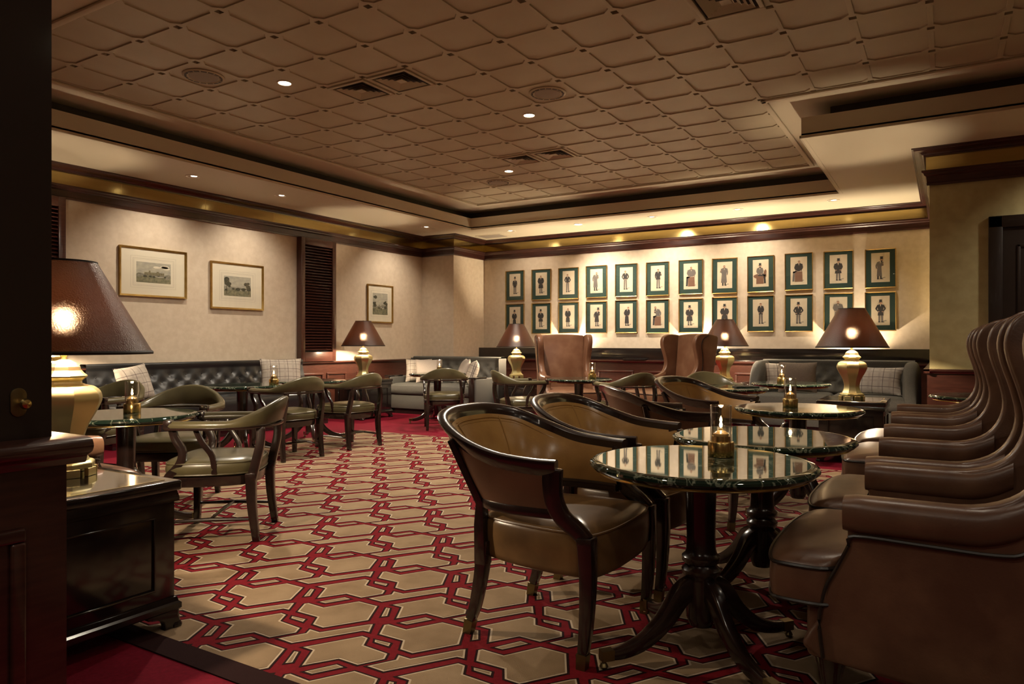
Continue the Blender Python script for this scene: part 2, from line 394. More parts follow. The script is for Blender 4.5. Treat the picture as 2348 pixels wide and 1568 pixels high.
# ribbed tiles: frame with octagonal well and notched corners
def tile_mesh():
    m = MB(); h = PIT/2; n = .023; r = .017; c = .050; i_ = h-r
    outer = [(-h+n, -h), (h-n, -h), (h-n, -h+n), (h, -h+n), (h, h-n), (h-n, h-n), (h-n, h), (-h+n, h), (-h+n, h-n), (-h, h-n), (-h, -h+n), (-h+n, -h+n)]
    inner = [(-i_+c, -i_), (i_-c, -i_), (i_-c/2, -i_+c/2), (i_, -i_+c), (i_, i_-c), (i_-c/2, i_-c/2), (i_-c, i_), (-i_+c, i_), (-i_+c/2, i_-c/2), (-i_, i_-c), (-i_, -i_+c), (-i_+c/2, -i_+c/2)]
    def ring(p, z, k=1.0): return [(x*k, y*k, z) for x, y in p]
    m.loft([ring(outer, .045), ring(outer, 0), ring(inner, 0), ring(inner, .008, .994), ring(inner, .0105, .984), ring(inner, .0105, .95), ring(inner, .0105, .2)], caps=False)
    o = len(m.v); m.v += ring(inner, .0105, .2); m.face(list(range(o, o+12)))
    return m
tile0 = tile_mesh().build('ceiling_tile', 'tile_paint', ceiling, sharp=30)
first = True
SKIP = set()
def cell(i, j): return (GX0+(i+.5)*PIT, GY0+(j+.5)*PIT)
def near_cell(px, py):
    x, y = at(px, py, ZC); return (math.floor((x-GX0)/PIT), math.floor((y-GY0)/PIT))
VENTS = [near_cell(825, 207), near_cell(918, 184), near_cell(1195, 363), near_cell(1272, 351), near_cell(1660, 5)]
for i in range(-10, 10):
    for j in range(-5, 10):
        if i > 0 and j > 3: continue
        if i > 7 and j < 0: continue
        o = tile0 if first else tile0.copy()
        if not first: col.objects.link(o)
        first = False; x, y = cell(i, j); o.location = (x, y, ZC)

# ---- cornice: three bands run round the walls
PATH = [(XL, .9), (XL, YP), (XP, YP), (XP, YW), (XR, YW), (XR, YR), (XE, YR)]
def run(prof, path=PATH):                # mitred sweep; room lies to the right of the path
    rings = []
    for i, p in enumerate(path):
        p = Vector(p); d1 = (p-Vector(path[i-1])).normalized() if i else None
        d2 = (Vector(path[i+1])-p).normalized() if i < len(path)-1 else None
        ns = [Vector((d.y, -d.x)) for d in (d1, d2) if d is not None]
        n = ns[0] if len(ns) == 1 else (ns[0]+ns[1])/(1+ns[0].dot(ns[1]))
        rings.append([(p.x+n.x*o, p.y+n.y*o, z) for o, z in prof])
    return MB().loft(rings)
corn = struct(run([(0, 2.615), (.022, 2.615), (.026, 2.635), (.022, 2.64), (.028, 2.70), (.045, 2.712), (.05, 2.728), (.066, 2.738), (.068, 2.756), (0, 2.756)]), 'trim_1', 'mahogany', sharp=25)
tag(run([(0, 2.754), (.03, 2.754), (.03, 2.895), (0, 2.895)]).build('brass_frieze', 'frieze_brass', corn), 'polished brass frieze between the dark mouldings')
run([(0, 2.89), (.05, 2.89), (.052, 2.90), (.062, 2.903), (.070, 2.915), (.10, 2.928), (.128, 2.934), (.134, 2.944), (.15, 2.948), (.15, 2.962), (0, 2.962)]).build('crown_moulding', 'mahogany', corn, sharp=25)
# seams of the brass sheets
sm = MB()
for yy in (4.55, 5.6, 6.65, 8.3): sm.box(XL+.0295, XL+.0305, yy, yy+.006, 2.756, 2.89)
for xx in (-5.9, -4.6, -3.4, -1.9): sm.box(xx, xx+.006, YW-.0305, YW-.0295, 2.756, 2.89)
sm.build('frieze_seam', 'brass', corn)

# ---- dado on the back wall: panelling, chair rail, and the upstand that hides the uplights
DY = 10.68
dado = struct(MB().box(XP, XR, DY, YW, 0, .80), 'trim_2', 'mahogany_red')
mb = MB(); mb.prism([(DY+.02, .79), (DY-.035, .79), (DY-.045, .803), (DY-.06, .81), (DY-.06, .828), (DY+.02, .832)], XP, XR, 'x'); mb.build('chair_rail', 'mahogany_red', dado, sharp=25)
mb = MB().box(XP, XR, DY, DY+.018, .83, 1.02); tag(mb.build('upstand', 'lacquer', dado, bevel=.003), 'black glossy upstand hiding the uplights')
def raised_panel(parent, axis, plane, a0, a1, z0, z1, matname='mahogany_red', s=-1):
    m = MB(); wv = .03
    for (p0, p1, q0, q1) in ((a0, a1, z1-wv, z1), (a0, a1, z0, z0+wv), (a0, a0+wv, z0+wv, z1-wv), (a1-wv, a1, z0+wv, z1-wv)):
        if axis == 'y': m.box(p0, p1, min(plane, plane+s*.018), max(plane, plane+s*.018), q0, q1)
        else: m.box(min(plane, plane+s*.018), max(plane, plane+s*.018), p0, p1, q0, q1)
    return m.build('panel_moulding', matname, parent, bevel=.006)
xx = XP+.15
while xx < XR-.6:
    raised_panel(dado, 'y', DY, xx, xx+.62, .16, .66); xx += .74
# left wall dado
dl = struct(MB().box(XL, XL+.03, 1.0, YP, 0, .80), 'trim_3', 'mahogany_red')
mb = MB(); mb.prism([(XL, .79), (XL+.05, .79), (XL+.06, .803), (XL+.075, .81), (XL+.075, .828), (XL, .832)], 1.0, YP, 'y'); mb.build('chair_rail', 'mahogany_red', dl, sharp=25)
for a in (7.15, 7.62, 8.25): raised_panel(dl, 'x', XL+.03, a, a+.40, .16, .66, s=1)
# right wall dado
dr = struct(MB().box(XR-.02, .28, YR-.03, YR, 0, .82), 'trim_4', 'mahogany')
dr2 = MB(); dr2.prism([(YR, .81), (YR-.05, .81), (YR-.06, .825), (YR-.075, .832), (YR-.075, .85), (YR, .854)], XR-.05, .28, 'x'); dr2.build('chair_rail', 'mahogany', dr, sharp=25)
MB().box(XR-.02, XR, YR, DY, 0, .82).build('return_panel', 'mahogany', dr)
mb = MB(); mb.prism([(XR, .81), (XR-.03, .81), (XR-.05, .83), (XR-.05, .85), (XR, .854)], YR-.075, DY-.1, 'y'); mb.build('return_rail', 'mahogany', dr)
# far door in the right wall
DX0 = on_y(2266, YR)
d1 = tag(thing('door_1'), kind='structure'); d1.location = (DX0, YR, 0)
MB().box(0, .11, -.045, .0, 0, 2.27).build('door_frame', 'door_wood', d1, bevel=.008)
MB().box(0, 1.22, -.045, 0, 2.16, 2.27).build('door_frame', 'door_wood', d1, bevel=.008)
MB().box(1.11, 1.22, -.045, 0, 0, 2.16).build('door_frame', 'door_wood', d1, bevel=.008)
leaf = MB().box(.11, 1.11, -.02, -.002, 0, 2.16).build('door_leaf', 'door_wood', d1)
for (z0, z1) in ((.2, .95), (1.1, 2.0)):
    for (a, b) in ((.22, .58), (.66, 1.0)):
        m = MB(); wv = .025
        for q in ((a, b, z1-wv, z1), (a, b, z0, z0+wv), (a, a+wv, z0, z1), (b-wv, b, z0, z1)): m.box(q[0], q[1], -.032, -.018, q[2], q[3])
        m.build('panel_moulding', 'door_wood', leaf, bevel=.005)

# ---- doorway beside the camera: panelled jamb with a moulded ledge
jx = -2.0
jl = struct(MB().box(-7.97, jx, -.4, 1.0, 0, .80), 'wall_jamb', 'mahogany')
lp = [(0, .0), (.0, .045), (-.012, .055), (-.04, .06), (-.06, .06)]
led = MB(); P = [(jx-.3, .78), (jx+.012, .78), (jx+.02, .80), (jx+.045, .812), (jx+.052, .828), (jx+.045, .846), (jx+.02, .852), (jx-.3, .852)]
led.prism(P, -.4, 1.045, 'y'); led.build('ledge', 'mahogany', jl, bevel=.004, sharp=25)
MB().box(-7.97, jx-.30, -.4, 1.03, .80, .852).build('ledge', 'mahogany', jl)
m = MB(); wv = .035
for q in ((.42, .90, .60, .635), (.42, .90, .08, .115), (.42, .455, .115, .60), (.865, .90, .115, .60)): m.box(jx, jx+.014, q[0], q[1], q[2], q[3])
m.build('panel_moulding', 'mahogany', jl, bevel=.007, seg=3)
up = struct(MB().box(-7.97, jx-.045, -.4, .985, .852, ZS), 'door_2', 'door_wood')
lx, ly = -2.045, .905
m = MB(); m.prism([(ly+.019*math.cos(a)*1.0, .948+(.030 if math.sin(a) > 0 else -.030)*0+.019*math.sin(a)+(.018 if math.sin(a) >= 0 else -.018)) for a in [2*PI*k/28 for k in range(28)]], jx-.0455, jx-.040, 'x')
pl = m.build('latch_plate', 'dull_brass', up, bevel=.0015)
m = MB(); m.lathe([(.0, 0), (.006, .0), (.006, .012), (.011, .018), (.014, .026), (.011, .034), (.0, .038)], 20)
kn = m.build('latch_knob', 'brass', pl); kn.rotation_euler = (0, PI/2, 0); kn.location = (jx-.041, ly+.004, .945)

# ---- louvred pilasters on the left wall
def louvre(y0, y1, label):
    t = thing('louvre_panel', label, 'louvre', (XL, y0, .832)); wd = y1-y0; hh = 2.615-.832; D = .10
    MB().box(0, D, 0, .07, 0, hh).build('stile', 'mahogany_red', t, bevel=.004)
    MB().box(0, D, wd-.07, wd, 0, hh).build('stile', 'mahogany_red', t, bevel=.004)
    MB().box(0, D, .07, wd-.07, 0, .14).build('rail', 'mahogany_red', t, bevel=.004)
    MB().box(0, D, .07, wd-.07, hh-.10, hh).build('rail', 'mahogany_red', t, bevel=.004)
    MB().box(0, .012, .07, wd-.07, .14, hh-.10).build('backing', 'trim_black', t)
    n = 37; s0 = None
    for k in range(n):
        z = .16+(hh-.10-.16)*(k+.2)/n
        if s0 is None:
            s0 = MB().prism([(.022, .030), (.030, .036), (.088, .004), (.082, -.004)], .072, wd-.072, 'y').build('slat', 'mahogany_red', t); o = s0
        else: o = s0.copy(); col.objects.link(o)
        o.location = (0, 0, z)
    return t
louvre(7.08, 7.75, 'dark wooden louvred panel between the black bench and the corner sofa')
louvre(3.25, 3.93, 'dark wooden louvred panel behind the large foreground lamp')

# ================================================================== CEILING FITTINGS
def vent(c, label):
    x, y = cell(*c); t = thing('air_diffuser', label, 'vent', (x, y, ZC), 0, 'square ceiling diffusers')
    a = PIT/2-.02
    def frame(s, z0, z1, wv):
        m = MB()
        for q in ((-s, s, -s, -s+wv), (-s, s, s-wv, s), (-s, -s+wv, -s+wv, s-wv), (s-wv, s, -s+wv, s-wv)): m.box(q[0], q[1], q[2], q[3], z0, z1)
        return m
    MB().box(-a+.01, a-.01, -a+.01, a-.01, .008, .014).build('duct_box', 'grille_dark', t)
    frame(a, -.014, .008, .03).build('frame', 'tile_paint', t, bevel=.004)
    for k in range(4):
        s = a-.05-.034*k
        m = MB(); m.loft([[(-s, -s, -.012), (s, -s, -.012), (s, s, -.012), (-s, s, -.012)], [(-s+.026, -s+.026, .006), (s-.026, -s+.026, .006), (s-.026, s-.026, .006), (-s+.026, s-.026, .006)]], caps=False)
        m.build('blade', 'tile_paint', t)
    MB().box(-.035, .035, -.035, .035, -.006, .004).build('centre_plate', 'tile_paint', t)
vlab = ['square diffuser of the near pair, on the side of the left wall', 'square diffuser of the near pair, away from the left wall',
        'square diffuser of the far pair, on the side of the left wall', 'square diffuser of the far pair, away from the left wall', 'lone square diffuser above the marble tables']
for c, l in zip(VENTS, vlab): vent(c, l)
def speaker(px, py, label):
    x, y = cell(*near_cell(px, py)); t = thing('ceiling_speaker', label, 'speaker', (x, y, ZC+.010), 0, 'round ceiling speakers')
    MB().lathe([(.105, .0), (.16, 0), (.162, -.006), (.155, -.012), (.125, -.016), (.118, -.010), (.105, -.010)], 40, caps=False).build('ring', 'tile_paint', t)
    MB().lathe([(.0, -.0), (.115, .0), (.112, -.013), (.06, -.016), (.0, -.017)], 32).build('mesh_grille', 'speaker_mesh', t)
    m = MB()
    for k in range(16):
        a = 2*PI*k/16
        m.loft([[(r*math.cos(a+e), r*math.sin(a+e), z) for r, e in ((.128, .02), (.145, .02), (.145, .34), (.128, .34))] for z in (-.0160, -.0135)])
    m.build('slots', 'grille_dark', t)
speaker(470, 183, 'round white slotted speaker in the ceiling near the left wall')
speaker(1252, 211, 'round grey speaker in the middle of the ceiling')
speaker(1139, 418, 'round slotted speaker in the ceiling near the corner pillar')
def downlight(name, x, y, z, r, lens, label, group, energy, tgt, spot=(105, .7)):
    t = thing(name, label, 'downlight', (x, y, z), 0, group)
    MB().lathe([(r*.80, .012), (r*.80, -.002), (r*.84, -.006), (r, -.005), (r*1.02, 0), (r*1.0, .004)], 32, caps=False).build('trim_ring', 'white_trim', t)
    if lens == 'dim_lens':
        MB().lathe([(.0, .002), (r*.60, .002), (r*.80, -.001)], 32).build('reflector', 'ceiling_paint', t)
        a = math.atan2(tgt[1], tgt[0]); m = MB(); m.lathe([(.0, -.004), (r*.42, -.003), (r*.44, .001)], 24, c=(-math.cos(a)*r*.30, -math.sin(a)*r*.30, 0)); m.build('lens', lens, t)
    else:
        m = MB(); m.lathe([(.0, .004), (r*.60, .004), (r*.80, -.001)], 32); m.build('lens', lens, t)
    lamp_light('downlight_lamp', 'SPOT', t, (0, 0, -.03), energy, WARM2, .05, spot, tgt)
for k, (px, py) in enumerate(((653, 195), (1211, 263), (1165, 393))):
    x, y = cell(*near_cell(px, py))
    downlight('ceiling_downlight', x, y, ZC+.0095, .062, 'glow_lens', ['glowing recessed downlight between the near diffusers and the slotted speaker', 'glowing recessed downlight beside the grey speaker', 'glowing recessed downlight beside the far diffusers'][k], 'recessed ceiling downlights', CEIL_W*1.12, (0, 0, -1), (158, .9))
for (x, y) in ((-.2, 3.6), (1.6, 4.6), (-1.5, 2.75), (1.4, 2.7)):   # the same fittings nearer than the picture shows
    c = (math.floor((x-GX0)/PIT), math.floor((y-GY0)/PIT)); x, y = cell(*c)
    downlight('ceiling_downlight', x, y, ZC+.0095, .062, 'glow_lens', 'recessed downlight over the near end of the room', 'recessed ceiling downlights', CEIL_W*.09, (0, 0, -1), (120, .8))
for (x, y) in ((-1.2, .2), (.9, .6), (-.3, -1.2), (2.6, -.2), (2.6, 1.4)):   # unseen fill lamps added behind the camera, foyer side of the doorway
    downlight('foyer_fill_light', x, y, ZS-.001, .075, 'glow_lens', 'added fill light over the foyer side of the doorway', 'added foyer fill lights', FOYER_FILL_W, (0, .25, -1), (140, .9))
SOFF = [(442, 404, 'l'), (643, 448, 'l'), (975, 520, 'l'), (1172, 529, 'b'), (1326, 514, 's'), (1496, 497, 'b'), (1692, 480, 'b'), (1911, 459, 'd')]
names = ['soffit downlight above the print of the palace', 'soffit downlight above the wooded landscape print', 'soffit downlight in front of the corner pillar, left wall side',
         'soffit downlight beside the ceiling access panel', 'brightly sparkling soffit downlight above the row of prints', 'soffit downlight over the middle of the print wall',
         'soffit downlight over the wing chairs by the print wall', 'soffit downlight above the sofa by the olive wall']
for (px, py, kd), lb in zip(SOFF, names):
    x, y = at(px, py, ZS)
    tg = {'l': (-.55, 0, -1), 'b': (0, .75, -1), 's': (.12, .55, -1), 'd': (-.05, .15, -1)}[kd]
    e = {'l': DOWN_W*.72, 'b': DOWN_W*.95, 's': DOWN_W*2.3, 'd': DOWN_W*.9}[kd]
    if px == 1172: e *= .4
    if px == 1496: e *= 1.7
    downlight('soffit_downlight', x, y, ZS-.001, .075, 'glow_lens' if kd == 's' else 'dim_lens', lb, 'soffit downlights', e, tg, (105, 1.0))
for k, (x, y) in enumerate(((1.4, 7.3), (2.9, 7.3))):   # added out of view further along the soffit to brighten the olive wall
    downlight('soffit_downlight', x, y, ZS-.001, .075, 'dim_lens', ['added soffit downlight before the door in the olive wall', 'added soffit downlight beyond the door in the olive wall'][k], 'soffit downlights', DOWN_W*1.2, (0, .5, -1), (120, 1.0))
x, y = at(1130, 541, ZS)
t = thing('access_panel', 'flat perforated access panel in the soffit by the corner pillar', 'access panel', (x, y, ZS))
MB().box(-.26, .26, -.17, .17, -.006, 0).build('frame', 'ceiling_paint', t, bevel=.003)
MB().box(-.22, .22, -.13, .13, -.009, -.004).build('mesh', 'speaker_mesh', t)
for px in (1310, 1605, 1955):            # uplights standing behind the upstand
    Y = 10.77; x = on_y(px, Y)
    t = thing('wall_uplight', 'small uplight hidden behind the black upstand', 'uplight', (x, Y, .80), 0, 'uplights behind the upstand')
    MB().lathe([(.03, 0), (.034, .02), (.03, .05), (.026, .05), (.022, .03)], 16).build('lamp_cup', 'trim_black', t)
    MB().lathe([(0, .045), (.022, .045), (.0, .052)], 16).build('lens', 'up_lens', t)
    lamp_light('uplight_lamp', 'SPOT', t, (0, 0, .07), UP_W, (1.0, .82, .56), .03, (150, .6), (0, .1, 1))

# ================================================================== FURNITURE BUILDERS (front of every piece is +x)
def smooth_outline(pts, n=5, closed=True): return [(p.x, p.y) for p in cr([(a, b, 0) for a, b in pts], n, closed)]
def inset(poly, d): return offset(ccw(poly), -d)
def cushion_mesh(outline, levels):       # levels: (inset, z) upward
    m = MB(); base = ccw(outline)
    xs = [p[0] for p in base]; ys = [p[1] for p in base]; cx, cy = (min(xs)+max(xs))/2, (min(ys)+max(ys))/2; hx, hy = (max(xs)-min(xs))/2, (max(ys)-min(ys))/2
    m.loft([[(cx+(x-cx)*(1-i/hx), cy+(y-cy)*(1-i/hy), z) for x, y in base] for i, z in levels]); return m

def make_wing_chair(lea):
    t = thing('wing_chair', '', 'wing chair')
    side = [(.355, .19), (.365, .31), (.35, .40), (.315, .47), (.29, .53), (.29, .60), (.285, .655), (.20, .662), (.06, .664), (-.04, .675), (-.115, .712), (-.158, .775), (-.172, .85), (-.155, .94),
            (-.128, 1.03), (-.118, 1.10), (-.135, 1.165), (-.18, 1.205), (-.25, 1.222), (-.34, 1.218), (-.42, 1.205), (-.48, 1.18), (-.485, 1.09), (-.45, .8), (-.425, .5), (-.40, .19)]
    side = smooth_outline(side, 3)
    for s in (1, -1):
        sh = lambda x, z: s*.033*max(0, (z-.70)/.5)
        y0, y1 = s*.28, s*.355
        m = MB(); m.prism(side, min(y0, y1), max(y0, y1), 'y', sh); o = m.build('side_wing', lea, t, bevel=.022, seg=3, sharp=60)
        # padded arm laid over the side
        m = MB(); rings = []
        for k in range(13):
            x = .30-.44*k/12; zz = .668+(0 if x > 0 else .05*(x/.14)**2); rr = .052 if k else .047
            rings.append([(x, s*.322+(.056 if k else .05)*math.copysign(abs(math.cos(a))**.7, math.cos(a)), zz-.052+rr*math.copysign(abs(math.sin(a))**.7, math.sin(a))) for a in [2*PI*q/20 for q in range(20)]])
        m.loft(rings); m.build('arm', lea, t, sharp=50)
        # piping under the arm, down the front and up the wing
        pts = [(.352, s*.358, .20), (.362, s*.358, .31), (.345, s*.358, .40), (.315, s*.358, .465), (.285, s*.36, .53), (.27, s*.362, .56), (.10, s*.362, .558), (-.06, s*.362, .556), (-.13, s*.363, .575), (-.21, s*.362, .66), (-.245, s*.366, .80), (-.235, s*.376, .95), (-.215, s*.384, 1.07), (-.24, s*.388, 1.15), (-.32, s*.391, 1.20)]
        MB().tube(cr(pts, 4), .0055, 6).build('piping', 'piping', t)
        pts = [(.29, s*.32, .20+0*k) for k in range(2)]
    # back: tall padded slab, gently arched at the top
    m = MB(); rings = []
    for k in range(17):
        z = .40+(1.208-.40)*k/16; f = k/16; bul = .035*math.sin(PI*min(f*1.1, 1)); cx = -.335-.095*f
        hw = .285+.03*f; th = .055+.0*f
        rings.append([(cx+bul*(1-(2*i/12-1)**2)+th, -hw+2*hw*i/12, z+(.018*(1-(2*i/12-1)**2) if k == 16 else 0)) for i in range(13)] + [(cx-th, hw-2*hw*i/12, z+(.018*(1-(2*i/12-1)**2) if k == 16 else 0)) for i in range(13)])
    m.loft(rings); m.build('backrest', lea, t, bevel=.018, seg=3, sharp=60)
    MB().prism([(.40, -.33), (.40, .33), (.38, .345), (-.42, .345), (-.42, -.345), (.38, -.345)], .19, .345, 'z').build('seat_base', lea, t, bevel=.02, seg=3)
    out = smooth_outline([(-.30, -.27), (-.30, .27), (.24, .27), (.30, .28), (.325, .33), (.36, .362), (.46, .36), (.50, .33), (.525, .18), (.53, 0), (.525, -.18), (.50, -.33), (.46, -.36), (.36, -.362), (.325, -.33), (.30, -.28), (.24, -.27)], 3)
    base = ccw(out); m = MB()
    m.loft([[(.05+(x-.05)*k, y*k, z) for x, y in base] for k, z in ((.97, .342), (.995, .35), (1, .36), (1.006, .40), (1, .445), (.992, .457), (.95, .473), (.87, .485), (.7, .495), (.4, .500))]); c = m.build('seat_cushion', lea, t, sharp=60)
    for z, i in ((.455, .0), (.352, .0)): MB().tube([(x, y, z) for x, y in offset(ccw(out), -i)], .006, 6, closed=True).build('piping', 'piping', c)
    for s in (1, -1):
        m = MB(); m.lathe([(.018, 0), (.030, .02), (.032, .035), (.022, .06), (.022, .09), (.033, .14), (.046, .185), (.05, .2)], 14, c=(.34, s*.29, 0)); o = m.build('leg', 'chair_wood', t)
        bar(MB(), [(-.42, s*.29, .0), (-.38, s*.29, .2)], (.018, .028), (.018, .028)).build('leg', 'chair_wood', t)
    return t
wing0 = make_wing_chair('wing_leather')
wingB = make_wing_chair('back_leather')

def make_tub():
    t = thing('tub_chair', '', 'tub chair')
    half = [(.115, -.30, .684), (.02, -.316, .686), (-.12, -.324, .700), (-.26, -.318, .742), (-.39, -.262, .798), (-.455, -.14, .824), (-.468, 0, .829)]
    top = half+[(x, -y, z) for x, y, z in half[-2::-1]]
    lowh = [(.10, -.262, .505), (.01, -.272, .505), (-.10, -.272, .505), (-.20, -.245, .505), (-.275, -.175, .505), (-.31, -.09, .505), (-.32, 0, .505)]
    low = lowh+[(x, -y, z) for x, y, z in lowh[-2::-1]]
    T = cr(top, 5); L = cr(low, 5); N = len(T)
    def nrm(i, C):
        d = C[min(i+1, N-1)]-C[max(i-1, 0)]; n = Vector((d.y, -d.x, 0)); n.normalize()
        return n
    sgn = 1 if nrm(N//2, T).x < 0 else -1      # outward
    # dark show-wood top rail
    m = MB(); rings = []
    for i in range(N):
        n = nrm(i, T)*sgn; p = T[i]; lean = (T[i]-L[i]).normalized()
        prof = [(.026, .0), (.022, .012), (.008, .018), (-.010, .016), (-.020, .006), (-.016, -.020), (-.010, -.046), (.012, -.050), (.020, -.030)]
        rings.append([p+n*a+lean*b for a, b in prof])
    m.loft(rings); m.build('top_rail', 'chair_wood', t, sharp=45)
    m = MB(); rings = []
    for i in range(N):
        n = nrm(i, L)*sgn; p = L[i]; rings.append([p+n*a+Vector((0, 0, b)) for a, b in ((.018, .018), (-.016, .018), (-.016, -.018), (.018, -.018))])
    m.loft(rings); m.build('bottom_rail', 'chair_wood', t, bevel=.005)
    def shell(off, bulge, nm, mt):
        m = MB()
        def fn(u, v):
            i = u*(N-1); k = min(int(i), N-2); f = i-k
            a = T[k].lerp(T[k+1], f); b = L[k].lerp(L[k+1], f); n = (nrm(k, T)*(1-f)+nrm(k+1, T)*f)*sgn
            vv = .04+.93*v; p = b.lerp(a, vv); return p+n*(off+bulge*math.sin(PI*v))
        m.grid(fn, N-1, 8); return m.build(nm, mt, t, sharp=70)
    sh = shell(-.008, -.024, 'back_lining', 'tub_leather'); shell(.010, .008, 'back_cover', 'tub_outer')
    # welt inside under the rail, and the centre seams
    for dz in (.05, .064):
        pts = [T[i].lerp(L[i], dz/(T[i]-L[i]).length)-nrm(i, T)*sgn*.016 for i in range(2, N-2)]
        MB().tube(pts, .005, 6).build('welt', 'tub_leather', sh)
    for i in (N//2-6, N//2+6):
        pts = [T[i].lerp(L[i], .12+.8*k/8)-nrm(i, T)*sgn*(.0095+.024*math.sin(PI*(1-(.12+.8*k/8)))) for k in range(9)]
        MB().tube(pts, .003, 5).build('seam', 'tub_leather', sh)
    # front posts sweep from the arm end to the front leg
    for s in (1, -1):
        pts = cr([(.10, s*.30, .67), (.098, s*.297, .61), (.105, s*.292, .55), (.135, s*.288, .50), (.185, s*.285, .465), (.225, s*.285, .43)], 4)
        bar(MB(), pts, .017, (.036, .026)).build('arm_post', 'chair_wood', t, bevel=.006)
        g = bar(MB(), cr([(.222, s*.285, .445), (.228, s*.286, .30), (.222, s*.288, .15), (.212, s*.290, .055)], 4), (.028, .017), (.028, .017)).build('leg', 'chair_wood', t, bevel=.004)
        bar(MB(), [(.212, s*.290, .055), (.208, s*.2905, .001)], (.0185, .0165), (.0185, .0165)).build('ferrule', 'dull_brass', g)
        g = bar(MB(), cr([(-.232, s*.225, .36), (-.238, s*.232, .25), (-.262, s*.236, .12), (-.285, s*.238, .055)], 4), (.024, .017), (.026, .017)).build('leg', 'chair_wood', t, bevel=.004)
        bar(MB(), [(-.285, s*.238, .055), (-.296, s*.239, .001)], (.0185, .0165), (.0185, .0165)).build('ferrule', 'dull_brass', g)
        i = 17 if s < 0 else N-1-17
        bar(MB(), [(-.236, s*.229, .27), (-.242, s*.230, .42), tuple(L[i]+nrm(i, L)*sgn*.012), tuple(T[i]+nrm(i, T)*sgn*.010-Vector((0, 0, .02)))], (.0245, .020), (.025, .013)).build('stile', 'chair_wood', t, bevel=.004)
    out = smooth_outline([(-.27, -.12), (-.27, .12), (-.21, .225), (.02, .272), (.17, .272), (.20, .262), (.235, .258), (.262, .15), (.268, 0), (.262, -.15), (.235, -.258), (.20, -.262), (.17, -.272), (.02, -.272), (-.21, -.225)], 3)
    m = cushion_mesh(out, [(.02, .292), (.004, .30), (0, .32), (-.004, .38), (-.002, .43), (.006, .448), (.03, .464), (.07, .474), (.12, .478)]); c = m.build('seat', 'tub_seat', t, sharp=60)
    MB().tube([(x, y, .446) for x, y in offset(ccw(out), -.004)], .0045, 6, closed=True).build('piping', 'tub_seat', c)
    return t
tub0 = make_tub()

